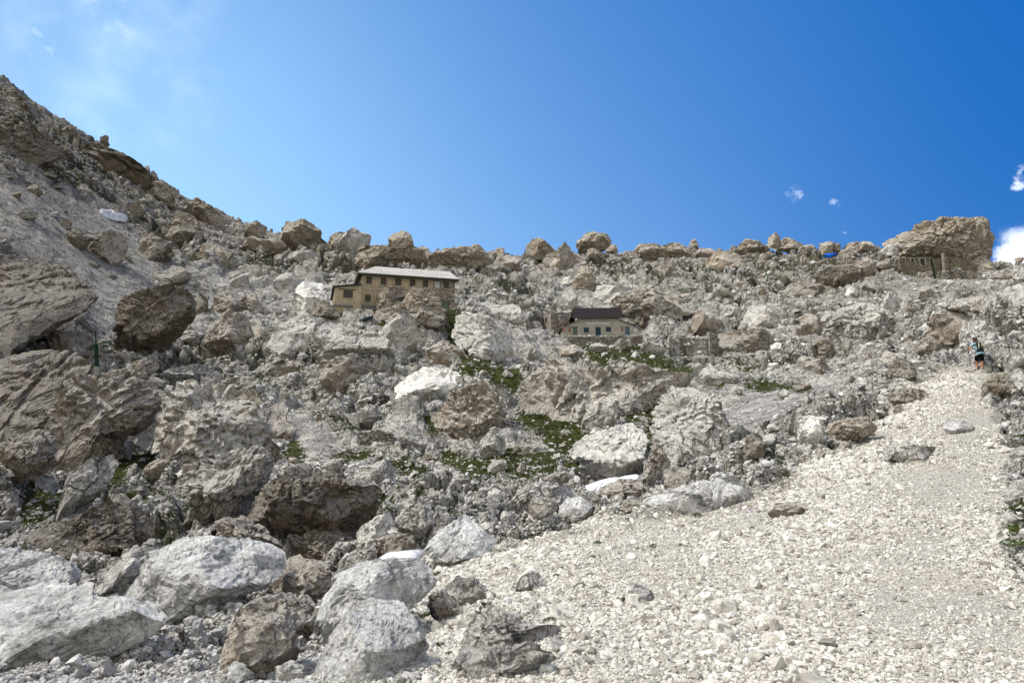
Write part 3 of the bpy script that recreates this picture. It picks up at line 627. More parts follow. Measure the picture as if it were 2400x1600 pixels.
H('E','G','small layered cube of grey rock above the pale leaning slab',[(648,1100),(648,1010),(690,985),(750,990),(765,1040),(760,1090),(700,1112)],strata=.8,sdir=(0,0,1))
H('F','D','huge dark brown boulder with a flat pale roof above the foreground heap',[(1195,240),(1210,160),(1280,90),(1380,30),(1480,-20),(1600,10),(1720,60),(1870,105),(1880,180),(1860,220),(1800,300),(1750,350),(1680,340),(1600,330),(1500,345),(1420,360),(1330,330),(1250,270)],'the huge dark boulder',cracks=5,lean=.15,n=6)
H('E','M','towering brown cliff carrying the green cable pylon on its top',[(350,1225),(340,1050),(330,920),(350,770),(420,650),(540,590),(640,565),(760,565),(850,625),(910,705),(915,790),(860,850),(800,940),(720,980),(650,1080),(560,1130),(470,1225),(400,1245)],'the pylon cliff',name='rock_outcrop',n=6,cracks=6,lean=.2,strata=.3)
H('E','C','wide crag of stacked weathered layers right of the pylon cliff',[(905,900),(920,780),(980,680),(1060,640),(1200,640),(1260,590),(1370,620),(1480,680),(1560,760),(1600,870),(1620,980),(1640,1060),(1600,1110),(1400,1160),(1200,1190),(1080,1220),(1040,1250),(1000,1190),(930,1070)],'the layered crag',name='rock_outcrop',n=6,strata=1.3,sdir=(.25,.15,1),lean=.35,cracks=4)
H('E','C','grooved column slab forming the foot of the layered crag',[(1050,1260),(1110,1170),(1200,1140),(1400,1080),(1550,1040),(1620,1100),(1650,1200),(1600,1280),(1500,1360),(1460,1460),(1300,1510),(1265,1470),(1270,1340),(1180,1250),(1100,1280)],'the grooved column slab',name='rock_outcrop',n=6,strata=1.,sdir=(1,.1,.15),lean=.1,cracks=3)
H('E','D','big dark lopsided boulder poised above a black hollow on the left slope',[(695,250),(710,170),(760,110),(880,100),(960,60),(1080,35),(1130,80),(1165,170),(1160,240),(1110,300),(1060,360),(960,410),(880,430),(850,510),(790,500),(740,430),(760,370)],'the lopsided dark boulder',n=6,lean=.1)
H('E','M','squared grey block with a brown undercut base, right of the lopsided boulder',[(1275,410),(1280,280),(1310,205),(1400,200),(1490,215),(1520,260),(1535,360),(1530,440),(1420,460),(1320,465),(1285,440)],'the squared grey block',n=6,cracks=5)
H('E','K','small dark boulder touching the lopsided boulder on its right',[(1170,140),(1230,95),(1270,120),(1280,200),(1230,240),(1180,230)])
H('E','M','ridged rock peak standing right above the squared grey block',[(1280,200),(1340,80),(1400,60),(1470,110),(1490,180),(1460,210),(1380,220),(1310,220)],strata=.6,sdir=(-.6,.1,.8))
H('E','G','fluted pale cliff with vertical water streaks below the house annex',[(1650,440),(1680,330),(1740,250),(1830,200),(1920,260),(1935,380),(1920,460),(1800,470),(1700,465)],'the fluted pale cliff',name='rock_outcrop',strata=.7,sdir=(1,.1,.25))
H('B','G','long pale slab split by straight joints under the house terrace',[(150,1150),(170,1010),(330,1020),(480,1080),(640,1110),(760,1160),(840,1250),(780,1310),(620,1310),(500,1300),(420,1330),(180,1300)],'the jointed terrace slab',name='rock_slab',cracks=6,lean=.5,n=6)
H('B','W','smooth pale rock face rising left of the house annex',[(-60,830),(-40,700),(60,620),(140,640),(230,760),(260,850),(180,960),(60,960),(-20,920)],'the smooth pale face beside the annex',cracks=3,lean=.5,Y=104)
H('B','B','weathered brown stack in front of the house, left half',[(640,880),(660,780),(740,730),(860,715),(930,715),(940,790),(880,830),(900,900),(910,1010),(780,1030),(660,1010),(650,930)],'the brown stack before the house',n=6,strata=1.3,sdir=(.1,.1,1),lean=.05,cracks=2)
H('B','B','weathered brown stack in front of the house, taller right half',[(850,860),(920,780),(980,715),(1080,720),(1170,740),(1210,800),(1230,880),(1260,980),(1270,1070),(1200,1110),(1120,1100),(1050,1050),(920,1040),(910,900)],n=6,strata=1.3,sdir=(-.1,.1,1),lean=.05,cracks=2)
H('B','M','undercut brown plinth joining the two stacks before the house',[(640,990),(690,900),(860,860),(1080,860),(1230,900),(1280,1000),(1230,1110),(1100,1100),(950,1050),(780,1030)],n=6,strata=1.,sdir=(.1,.1,1),lean=.15,cracks=3)
H('B','K','dark rubble mound at the corner below the house annex',[(110,950),(150,870),(220,850),(310,890),(370,950),(380,1010),(300,1040),(170,1000)],rough=1.6)
H('B','G','steep grey slab with diagonal runnels right of the green gully',[(1340,1110),(1360,960),(1450,920),(1560,950),(1700,1000),(1830,1090),(1880,1200),(1860,1340),(1740,1400),(1600,1370),(1500,1310),(1380,1220)],'the runnelled slab right of the green gully',n=6,strata=.9,sdir=(.7,.2,.5),lean=.4)
H('O','W','flat white slab lying in the middle of the slope',[(920,905),(955,870),(985,855),(1055,856),(1085,880),(1105,905),(1060,925),(1000,945),(940,935)],'the flat white slab',name='rock_slab',cracks=3,lean=1.1)
H('O','M','grey ledgy boulder with tilted layers just below the flat white slab',[(1005,975),(1060,925),(1130,895),(1165,920),(1185,1000),(1150,1030),(1090,1045),(1030,1040)],'the ledgy boulder under the white slab',strata=1.2,sdir=(.3,.1,1),n=6)
H('G','C','long ochre and grey cliff with turf on its rim in mid slope',[(345,500),(350,330),(400,240),(480,180),(540,120),(640,130),(760,140),(900,150),(1100,150),(1250,180),(1420,190),(1560,230),(1545,330),(1460,440),(1380,480),(1250,490),(1090,510),(1000,500),(900,500),(870,500),(780,560),(660,585),(430,580),(390,540)],'the long ochre cliff',name='rock_outcrop',n=7,cracks=9,strata=.6,sdir=(1,.2,.1),lean=.3)
H('G','G','rounded grey crag with slanting furrows right of the long ochre cliff',[(1275,660),(1290,520),(1340,410),(1400,330),(1480,290),(1620,310),(1700,370),(1790,440),(1830,530),(1845,630),(1760,680),(1680,740),(1540,770),(1450,770),(1330,710)],'the furrowed grey crag',name='rock_outcrop',n=6,strata=.9,sdir=(.8,.2,.4),lean=.4,cracks=4)
H('G','W','big white slab with a jagged dark joint beside the green turf',[(690,760),(740,690),(820,650),(920,620),(1050,600),(1090,560),(1190,560),(1240,620),(1220,700),(1180,810),(1110,890),(950,920),(880,910),(800,880)],'the big white slab',name='rock_slab',n=6,cracks=4,lean=.7)
H('G','G','craggy grey rock sitting on top of the big white slab',[(750,640),(780,550),(870,490),(900,420),(960,395),(1040,420),(1010,520),(1000,590),(920,620),(800,655)],rough=1.4)
H('G','O','narrow pointed rock leaning over the snow below the white slab',[(1190,960),(1230,860),(1260,760),(1280,700),(1350,740),(1400,830),(1390,880),(1370,920),(1290,970)],'the pointed rock by the snow',lean=.1)
H('G','O','stubby buff boulder in front of the pointed rock by the snow',[(1330,1030),(1350,900),(1410,850),(1500,870),(1560,920),(1580,970),(1500,1010),(1420,1030)])
H('G','F','long low slab broken by deep slanting cracks at the gravel edge',[(1180,1100),(1300,1040),(1480,990),(1640,950),(1850,920),(1890,980),(1960,1010),(2000,1080),(1980,1160),(1880,1200),(1700,1170),(1560,1170),(1400,1180),(1260,1170)],'the cracked slab at the gravel edge',name='rock_slab',n=6,cracks=8,lean=.6)
H('G','G','deeply pitted grey rock mass left of the mid slope snow',[(270,1110),(390,970),(500,970),(560,1010),(660,1000),(750,1030),(740,1090),(640,1120),(560,1170),(420,1190),(300,1180)],rough=1.8,cracks=5)
H('G','F','smooth bluish boulder on the gravel rim below the pitted rock mass',[(600,1230),(630,1130),(680,1085),(780,1075),(850,1130),(840,1190),(760,1250)],cracks=1,lean=.4)
H('G','O','flat pinkish block perched on the gravel rim',[(1030,1150),(1040,1095),(1120,1085),(1220,1110),(1225,1150),(1150,1170),(1060,1165)],cracks=1)
H('G','G','grey mottled boulder in the turf left of the big white slab',[(65,800),(80,690),(130,620),(210,600),(250,650),(250,750),(230,810),(140,820)])
H('G','M','paired dark and pale boulder under the hut, dark left one',[(528,115),(540,70),(590,35),(625,50),(620,90),(570,125)])
H('C','M','grey striped boulder perched on the rim of the long ochre cliff',[(420,1260),(430,1160),(480,1130),(580,1150),(640,1200),(600,1260),(500,1275)])
# --- slope on the right
H('D','K','broad dark brown overhanging boulder below the blue tarpaulin',[(425,710),(430,600),(520,550),(700,545),(820,560),(830,620),(780,670),(650,750),(480,745)],'the broad overhanging boulder',n=6,cracks=2,lean=.05)
H('D','M','round dark boulder like a ball on the right slope',[(1760,940),(1765,840),(1830,785),(1940,800),(2000,870),(1990,940),(1880,980),(1790,970)],'the round ball boulder')
H('D','G','upright grey slab leaning against the round ball boulder',[(1620,940),(1640,830),(1690,805),(1740,870),(1750,960),(1700,985)],cracks=1)
H('D','G','fluted grey crag with sweeping diagonal ribs on the right slope',[(520,1110),(640,960),(720,870),(860,850),(940,900),(1040,1050),(930,1140),(760,1205),(620,1170)],'the ribbed crag',name='rock_outcrop',n=6,strata=1.2,sdir=(.75,.1,.6))
H('D','M','brown faced boulder just left of the ribbed crag',[(240,1120),(280,980),(380,940),(470,980),(505,1070),(480,1130),(330,1170)])
H('D','M','striped hump of rock below the brown faced boulder',[(380,1250),(440,1170),(540,1160),(620,1240),(610,1300),(520,1335),(430,1310)],strata=1,sdir=(.5,.1,.8))
H('D','G','small oval grey boulder near the turf strip on the right slope',[(690,1350),(700,1315),(750,1290),(805,1325),(795,1370),(720,1390)],cracks=0)
H('D','M','blocky rock face left of the walking person',[(1300,1210),(1400,1150),(1490,1170),(1510,1300),(1400,1350),(1300,1320)])
H('D','G','pale wedge of rock under the big block on the right skyline',[(820,750),(830,670),(880,655),(990,710),(930,760),(850,770)],cracks=1)
H('D','K','dark overhang rock beside the big skyline block, left',[(900,570),(920,500),(1040,470),(1150,500),(1150,550),(1040,590)])
H('D','K','dark pyramid shaped rock at the far side of the trail bank',[(1050,1500),(1090,1380),(1160,1310),(1250,1370),(1320,1440),(1250,1510),(1150,1550)])
H('D','G','weathered slab with fine cracks behind the walking person',[(1690,1290),(1710,1130),(1790,1030),(1900,990),(2020,1040),(2050,1150),(1960,1230),(1800,1310)],strata=.5)
H('C','M','massive grooved crag leaning behind the small hut',[(760,930),(860,790),(1060,640),(1200,600),(1350,680),(1500,780),(1570,900),(1380,960),(1240,1010),(1220,1080),(1110,1000),(1020,930)],'the grooved crag behind the hut',name='rock_outcrop',n=6,strata=1.1,sdir=(.7,.1,.6),lean=.4,Y=153)
H('C','B','ochre fronted boulder with a hollow under its cap above the hut',[(530,640),(540,560),(610,440),(700,470),(750,560),(700,630),(640,670)],'the ochre boulder above the hut')
H('C','G','upright split rock between the ruin and the ochre boulder',[(440,800),(440,690),(510,640),(570,720),(580,800),(500,845)],strata=.8,sdir=(1,0,.3))
H('C','G','triangular tooth of rock on the open slope right of the hut',[(1840,890),(1900,760),(1960,780),(2020,880),(1960,915)])
H('C','K','long dark ledge with an overhang right of the dry stone wall',[(1830,1180),(1840,1030),(2000,1005),(2200,1015),(2300,1060),(2280,1170),(2100,1200),(1950,1220)],'the long dark ledge',name='rock_outcrop',strata=.9,sdir=(0,.1,1))
H('H','B','reddish brown boulder at the right edge beside the trail',[(1270,180),(1280,90),(1330,45),(1400,40),(1430,90),(1420,160),(1380,175),(1310,185)],'the reddish trail boulder',chips=.4,rough=.6,cracks=1)
H('H','G','grey boulder cut by the right picture edge beside the trail',[(1400,150),(1410,80),(1460,50),(1560,60),(1600,130),(1580,190),(1460,190)])
H('H','W','upright pale block on the bank between gravel fan and trail',[(365,400),(360,290),(390,255),(450,260),(490,300),(485,380),(440,415)],'the upright pale block')
H('H','O','long buff rock with a ragged lower edge right of the upright pale block',[(500,335),(520,300),(600,270),(700,260),(730,330),(640,365),(510,385)])
H('H','G','cracked flat rock mass half sunk in the trail gravel',[(780,480),(800,410),(900,395),(1030,410),(1035,445),(930,480),(850,500)],rough=1.4)
H('H','F','low pale grey rock in the middle of the trail',[(1070,320),(1110,285),(1200,290),(1240,325),(1180,345),(1100,350)],cracks=1)
H('H','O','flat brown slab stones at the trail edge near the walking person',[(800,180),(830,150),(900,120),(980,140),(985,190),(930,215),(830,205)])
H('H','M','long low mossy rock at the gravel border beside violet flowers',[(210,740),(260,690),(340,685),(400,720),(380,745),(260,760)])
H('H','G','mossy grey rock at the right picture edge, upper one',[(1400,470),(1420,420),(1480,410),(1560,450),(1520,490),(1430,490)])
H('H','G','mossy grey rock at the right picture edge, lower one',[(1390,680),(1400,630),(1470,570),(1560,620),(1540,690),(1440,700)])
# --- left slope
H('A','K','dark boulder on the scree, touching a brown faced one',[(430,1200),(440,1120),(500,1090),(590,1110),(620,1150),(560,1215),(480,1220)])
H('A','B','brown faced boulder with pale top halfway up the left scree',[(570,1250),(590,1170),(680,1100),(780,1100),(810,1200),(820,1300),(770,1350),(660,1340),(600,1290)],'the brown faced scree boulder',n=6)
H('A','B','rounded brown knob on the left skyline next to the dark cliff band',[(990,890),(1000,800),(1080,775),(1160,820),(1190,890),(1150,930),(1060,950)],'the brown skyline knob')
H('A','B','large boulder with a smooth slanting roof on the left skyline',[(1180,960),(1230,890),(1330,900),(1440,960),(1500,1020),(1510,1090),(1450,1150),(1400,1080),(1300,1030)],'the slanting roofed skyline boulder',n=6)
H('A','B','bulky brown boulder over a black gap below the slanting roofed boulder',[(1080,1130),(1120,1020),(1200,980),(1300,1020),(1340,1130),(1330,1200),(1200,1220),(1130,1170)],n=6)
H('A','M','grey brown block with vertical stripes under the bulky brown boulder',[(930,1250),(940,1140),(1050,1130),(1150,1190),(1150,1270),(1030,1320),(940,1290)],strata=.6,sdir=(1,0,.2))
H('A','D','long dark cliff band along the left skyline',[(340,530),(420,470),(480,480),(650,550),(760,600),(900,650),(1000,720),(1040,770),(1000,860),(930,870),(850,820),(720,750),(600,690),(480,620)],'the long dark cliff band',name='rock_outcrop',n=6,strata=.9,sdir=(.5,.1,1.),lean=.4)
H('A','D','dark crag at the left picture edge above the scree',[(-200,600),(-200,330),(0,330),(100,340),(200,420),(290,480),(340,570),(250,650),(180,700),(100,650)],'the dark crag above the scree',name='rock_outcrop',n=6,strata=.4,lean=.4)
H('A','K','narrow crag ridge at the top of the left skyline',[(20,200),(40,150),(110,145),(120,190),(200,280),(250,340),(230,370),(150,340),(80,270)],name='rock_outcrop')
H('A','K','small rounded boulder on the left skyline above the cliff band',[(400,450),(440,395),(500,430),(525,475),(440,480)])
H('O','K','big bare dark rock flank at the left edge under the scree',[(-120,740),(-100,590),(60,585),(130,630),(215,685),(205,720),(165,770),(120,800),(40,830),(-80,830)],'the dark rock flank',name='rock_outcrop',n=6,lean=.9,cracks=3,chips=.5,dep=.45)
H('O','K','lower dark rock flank at the left edge next to the pylon cliff',[(-140,960),(-80,810),(60,800),(140,840),(160,900),(140,990),(110,1060),(-80,1090)],name='rock_outcrop',n=6,lean=.9,strata=.3,chips=.6,dep=.45)
H('O','M','pale grey hummock at the left edge below the lower dark flank',[(-20,1090),(20,1030),(70,1005),(110,1030),(115,1080),(80,1110),(20,1115)])
# --- skyline
H('B','B','round balanced boulder perched high on the skyline above the house',[(785,350),(790,290),(830,235),(890,200),(960,225),(990,290),(1000,350),(975,400),(900,425),(830,390)],'the balanced round boulder',n=5)
H('B','B','row of brown rock teeth carrying the balanced round boulder',[(480,480),(500,410),(550,350),(610,345),(680,330),(745,350),(780,380),(860,400),(960,400),(1060,380),(1110,440),(1120,520),(900,540),(620,540),(520,520)],'the brown rock teeth',name='rock_outcrop',strata=1.,sdir=(1,.1,.1),n=6,lean=.1)
H('A','B','broad brown boulder with a knobbly left edge on the skyline',[(1850,1130),(1845,1060),(1890,1035),(1980,1040),(2050,1050),(2130,1090),(2140,1150),(2170,1190),(2150,1230),(1990,1230),(1880,1190)],'the broad brown skyline boulder',n=5)
H('A','B','small brown boulder alone on the skyline left of the broad one',[(1610,1130),(1620,1090),(1690,1062),(1755,1065),(1757,1130),(1730,1175),(1640,1150)])
H('B','B','leaning brown boulder on the skyline between broad boulder and rock teeth',[(210,390),(250,310),(310,250),(380,222),(430,250),(445,320),(430,380),(330,410)])
H('B','B','slabby skyline crag tilting right of the house roof',[(1130,500),(1170,450),(1260,390),(1350,395),(1345,340),(1400,345),(1450,370),(1540,335),(1620,360),(1700,440),(1700,490),(1580,530),(1400,580),(1200,560)],'the slabby skyline crag',name='rock_outcrop',strata=.8,sdir=(.5,.1,.8),n=6)
H('B','B','small pointed skyline stone right of the slabby crag',[(1705,440),(1710,400),(1750,365),(1805,375),(1800,430),(1770,460),(1720,460)])
H('C','B','hooded skyline boulder with a dark mouth below its cap',[(160,330),(165,260),(170,215),(230,205),(290,245),(330,290),(390,325),(385,370),(290,385),(200,375)],'the hooded skyline boulder')
H('C','B','mushroom shaped boulder sitting on top of the middle skyline',[(565,270),(580,220),(625,200),(630,165),(700,155),(850,165),(880,210),(870,260),(830,300),(720,320),(590,310)],'the mushroom boulder',n=5)
H('C','O','squat buff stone leaning on the mushroom boulder',[(810,340),(830,280),(890,260),(925,290),(925,345),(860,365)])
H('C','B','long low hump of buff rock on the skyline right of the mushroom boulder',[(1065,330),(1100,285),(1140,275),(1230,262),(1330,290),(1430,252),(1530,300),(1600,350),(1610,410),(1400,420),(1290,410),(1100,380)],'the long buff skyline hump',name='rock_outcrop')
H('C','O','cracked pale skyline boulder right of the long buff hump',[(1610,370),(1650,320),(1720,295),(1790,320),(1820,355),(1750,400),(1640,400)])
H('C','B','blunt brown tower boulder on the right part of the skyline',[(1970,340),(1990,270),(2050,218),(2150,235),(2205,290),(2200,340),(2100,365)],'the blunt tower boulder')
H('D','B','stacked knob with round head on the right skyline',[(-5,370),(10,280),(60,240),(110,280),(115,360),(50,390)])
H('D','B','crested brown rock sloping right beside the stacked knob',[(100,380),(120,310),(170,265),(215,310),(330,340),(340,380),(200,400)])
H('D','O','fan ribbed buff rock left of the blue tarpaulin',[(265,440),(280,370),(375,322),(420,400),(350,450)],strata=.8,sdir=(1,0,.3))
H('D','B','flat topped square pillar of rock behind the blue tarpaulin',[(460,430),(460,328),(550,325),(562,335),(560,430)],'the square pillar rock',cuts=3,lean=.02)
H('D','B','narrower square pillar of rock right of the flat topped one',[(565,430),(565,335),(640,345),(642,440)],cuts=3,lean=.02)
H('D','O','rounded buff skyline rock right of the narrow square pillar',[(650,420),(665,370),(705,330),(770,328),(790,390),(720,445)])
H('D','O','flat capped buff skyline rock left of the big block',[(800,390),(810,320),(880,300),(960,330),(992,385),(900,425)])
H('D','G','grey jumbled skyline rock touching the big block',[(975,450),(1000,400),(1060,340),(1130,360),(1145,470),(1050,480)])
H('D','B','enormous flat topped block dominating the right skyline above the ruin',[(1140,540),(1140,400),(1150,310),(1190,240),(1260,190),(1330,165),(1480,160),(1600,150),(1780,155),(1850,210),(1858,330),(1865,420),(1835,480),(1800,560),(1500,570),(1250,560)],'the enormous skyline block',n=7,cuts=5,lean=.03,cracks=5)
H('D','B','lower shoulder rock at the right foot of the enormous block',[(1640,480),(1700,330),(1790,400),(1840,440),(1900,460),(1960,490),(1980,560),(1945,640),(1800,640),(1700,560)],n=5,Y='the enormous skyline block')
H('D','G','grey rock rising at the right picture edge below the white cloud',[(2140,640),(2165,550),(2180,530),(2260,528),(2340,560),(2340,700),(2200,690)])
H('D','K','rounded dark rock at the foot of the white cloud',[(1990,620),(2040,590),(2110,575),(2160,600),(2150,650),(2040,660)])
SURV = []     # (silhouette, front depth) of what stands on the ground
def build_heroes():
    for k, h in enumerate(HEROES):
        pts = np.array(h['pts']); x0, y0 = pts.min(0); x1, y1 = pts.max(0); a2 = pts[:, 0] * np.roll(pts[:, 1], -1) - np.roll(pts[:, 0], -1) * pts[:, 1]
        cx, cy = (((pts + np.roll(pts, -1, 0)) * a2[:, None]).sum(0) / (3 * a2.sum())).tolist()
        hh = y1 - y0
        if h['Y'] is None:
            low = pts[pts[:, 1] > y1 - .25 * hh]; bx = low[:, 0].mean()
            ys = [hit(bx + d, y1 - .10 * hh) for d in (-.12 * (x1 - x0), 0, .12 * (x1 - x0))]
            Y, ok = float(np.median([a[0] for a in ys])), ys[1][1]
            if not ok: Y -= 1.
        elif isinstance(h['Y'], str): Y = [a for a in HEROES if a['ref'] == h['Y']][0]['Yf'] - 9.5
        else: Y = h['Y']
        wm = (x1 - x0) * Y / F; hm = hh * Y / F
        dep = min(.5 * wm, .8 * hm) if wm > hm else .55 * wm
        dep = min(dep, .12 * Y) * h['kw'].pop('dep', 1.)
        Yc = Y + .35 * dep
        c = at(cx, cy, Yc)
        out = []
        for px, py in pts:
            low = max(0., (py - (cy + .25 * hh)) / hh)
            p = at(px, py + low * (1.5 if h['name'] == 'rock_outcrop' else .9) * hh, Yc); out.append((p[0] - c[0], p[2] - c[2]))
        pxw = max(x1 - x0, hh) * 1024 / 2400
        kw = dict(h['kw'])
        if h['sty'] == 'F': kw.setdefault('chips', .55); kw.setdefault('rough', .8)
        if h['name'] == 'rock_outcrop' and Y < 120: kw['lean'] = kw.get('lean', .25) + .18; kw['cracks'] = kw.get('cracks', 3) + 3
        n = kw.pop('n', None) or (6 if pxw > 95 else 5 if pxw > 26 else 4)
        me = rock_mesh(h['name'], out, dep, 100 + 7 * k, n=n, **kw)
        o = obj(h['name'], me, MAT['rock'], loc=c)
        t, br = STY[h['sty']]; j = rng.uniform(.92, 1.08); j *= 1 - .22 * float(look(M_leftshade, np.array([cx]), np.array([cy]))[0]); o.color = (t[0] * j, t[1] * j, t[2] * j, br)
        tag(o, h['label'], 'rock' if h['name'] != 'boulder' else 'boulder', 'crags and boulders on the slope', 'thing')
        h['Yf'] = Yc; SURV.append((h['pts'], Yc - dep, cx, cy, h['ref']))
for h in HEROES:
    P = np.array(h['pts']); y1 = P[:, 1].max(); hh = y1 - P[:, 1].min(); Y, ok = hit(P[P[:, 1] > y1 - .25 * hh][:, 0].mean(), y1 - .1 * hh, smooth=True)
    if ok and Y > 12: keep_below(h['pts'], Y * .985, .14 * hh)
for poly, Y in (([(1300, 700), (1512, 700), (1512, 787), (1300, 787)], 139.5), ([(776, 600), (860, 600), (860, 724), (776, 724)], 99), ([(1028, 600), (1078, 600), (1078, 722), (1028, 722)], 103), ([(2250, 770), (2350, 770), (2350, 878), (2250, 874)], 33), ([(1235, 720), (1320, 720), (1320, 772), (1235, 776)], 145),
        ([(2100, 560), (2290, 560), (2290, 655), (2100, 636)], 150), ([(1660, 770), (1692, 770), (1692, 826), (1660, 826)], 122), ([(1570, 780), (1695, 780), (1695, 838), (1570, 838)], 116), ([(336, 870), (465, 870), (465, 890), (336, 890)], 60), ([(830, 1005), (925, 1005), (925, 1044), (830, 1044)], 50), ([(1350, 1110), (1510, 1110), (1480, 1142), (1380, 1155)], 40), ([(880, 1260), (1020, 1260), (990, 1310), (880, 1312)], 19)):
    keep_below(poly, Y)
keep_below([(1925, 580), (1968, 580), (1968, 606), (1925, 608)], 240)
SMAX = np.maximum.accumulate(SG, axis=1)
build_heroes()
YR = [h for h in HEROES if h['ref'] == 'the enormous skyline block'][0]['Yf'] - 15
keep_below([(2096, 600), (2290, 600), (2290, 656), (2240, 658), (2150, 652), (2096, 640)], YR - 2)
SMAX = np.maximum.accumulate(SG, axis=1)

# ------------------------------------------------------------------ scattered single boulders
busy = paint([s[0] for s in SURV] + [
    [(770, 600), (1090, 600), (1090, 745), (770, 745)], [(1240, 700), (1510, 700), (1510, 800), (1240, 800)], [(2100, 600), (2300, 600), (2300, 660), (2100, 660)],
    [(1570, 770), (1700, 770), (1700, 850), (1570, 850)], [(1905, 560), (1990, 560), (1990, 650), (1905, 650)], [(2230, 770), (2380, 770), (2380, 900), (2230, 900)], [(190, 760), (270, 760), (270, 870), (190, 870)]], 1)
VAR = []
for k in range(12):
    t = np.linspace(0, 2 * math.pi, 14, endpoint=False)
    r = 1 + np.random.default_rng(900 + k).uniform(-.28, .22, 14)
    asp = [.62, .75, .9, 1.1][k % 4]
    VAR.append((rock_mesh('boulder', np.stack([r * np.cos(t), r * np.sin(t) * asp], 1), .85, 1500 + k, n=4, lean=.25, cuts=18, rough=1.1, cracks=2, strata=[0, .8, 0][k % 3]), asp))
LMS = [(s[4], s[2], s[3]) for s in SURV if s[4]] + [('the shuttered stone house', 930, 680), ('the small hut', 1410, 755), ('the blue tarpaulin', 1946, 600), ('the walking person', 2304, 835)]
NUMW = ['', 'second ', 'third ', 'fourth ', 'fifth ', 'sixth ', 'seventh ', 'eighth ', 'ninth ', 'tenth ']
ORDN = {}
def auto_label(px, py, wpx, asp, sty):
    i = int(np.argmin([(a[1] - px) ** 2 + (1.3 * (a[2] - py)) ** 2 for a in LMS])); nm, lx, ly = LMS[i]
    ang = math.degrees(math.atan2(-(py - ly), px - lx)) % 360
    side = ['right of', 'above right of', 'above', 'above left of', 'left of', 'below left of', 'below', 'below right of'][int((ang + 22.5) // 45) % 8]
    sz = 'small' if wpx < 22 else 'medium' if wpx < 38 else 'large' if wpx < 75 else 'huge'
    shp = 'flat' if asp < .7 else 'tall' if asp > 1. else 'blocky'
    cl = {'G': 'grey', 'W': 'pale', 'B': 'brown', 'D': 'dark', 'M': 'grey brown', 'F': 'pale grey', 'O': 'buff', 'K': 'dark grey', 'C': 'weathered grey'}[sty]
    key = (sz, cl, shp, side, nm); n = ORDN.get(key, 0); ORDN[key] = n + 1
    return f"{NUMW[min(n, 9)]}{sz} {cl} {shp} {'ledge' if wpx > 61 and py < 1131 and sz == 'huge' else 'rock'} {side} {nm}"
NAUTO = 190; cand = []
g = np.random.default_rng(21)
def try_boulder(px, py, w, force=False):
    if not force:
        if look(busy, np.array([px]), np.array([py]))[0] > .05: return
        if any((px - a) ** 2 + (1.4 * (py - b)) ** 2 < (.62 * (w + c)) ** 2 for a, b, c in cand): return
    cand.append((px, py, w))
OUT = []
for _ in range(6000):        # larger ledges bedded in the slope
    if len(cand) > 84: break
    px = g.uniform(20, 2380); py = g.uniform(560, 1130); Y, ok = hit(px, py)
    if not ok or Y < 35 or look(M_gravel, np.array([px]), np.array([py]))[0] > .1 or look(M_scree, np.array([px]), np.array([py]))[0] > .2 or look(M_grass, np.array([px]), np.array([py]))[0] > .3 or look(busy, np.array([px]), np.array([py - 8]))[0] > .02: continue
    try_boulder(px, py, float(g.uniform(58, 140)))
for _ in range(1500):        # crags bedded in the crest
    if len(cand) > 106: break
    px = g.uniform(560, 2080); w = g.uniform(60, 120)
    col = SG[int(np.clip(round((ray(px, 600)[0] - UG[0]) / (UG[1] - UG[0])), 0, NU - 1))]
    try_boulder(px, proj(0, col.max())[1] + g.uniform(10, 30), w)
n0 = len(cand)
while len(cand) < n0 + 118:      # open slope
    px = g.uniform(15, 2385); py = g.uniform(330, 1240)
    u, s = ray(px, py); Y, ok = hit(px, py)
    if not ok or Y < 26 or look(M_gravel, np.array([px]), np.array([py]))[0] > .2: continue
    if look(M_scree, np.array([px]), np.array([py]))[0] > .4 and g.random() < .8: continue
    if look(M_dark, np.array([px]), np.array([py]))[0] > .4 and g.random() < .8: continue
    try_boulder(px, py, float(np.clip(g.lognormal(3.45, .38), 20, 74)))
n1 = len(cand)
for _ in range(900):        # crest line
    if len(cand) > n1 + 48: break
    px = g.uniform(560, 2390); w = g.uniform(20, 74)
    col = SG[int(np.clip(round((ray(px, 600)[0] - UG[0]) / (UG[1] - UG[0])), 0, NU - 1))]
    py = proj(0, col.max())[1] + g.uniform(-2, 10)
    try_boulder(px, py, w)
n2 = len(cand)
for _ in range(3000):       # stones between the foreground boulders and along the gravel rim
    if len(cand) > n2 + 60: break
    zone = g.random()
    if zone < .36: px, py = g.uniform(60, 760), g.uniform(1500, 1600)
    elif zone < .46: px, py = g.uniform(420, 620), g.uniform(1430, 1520)
    elif zone < .64: px = g.uniform(1010, 1500); py = 1300 - (px - 1010) * .22 + g.uniform(-50, 10)
    else: px = g.uniform(1600, 2150); py = 1120 - (px - 1600) * .36 + g.uniform(-20, 70)
    Y, ok = hit(px, py)
    if not ok or Y > 40: continue
    try_boulder(px, py, float(np.clip(g.lognormal(3.55, .4), 20, 80)))
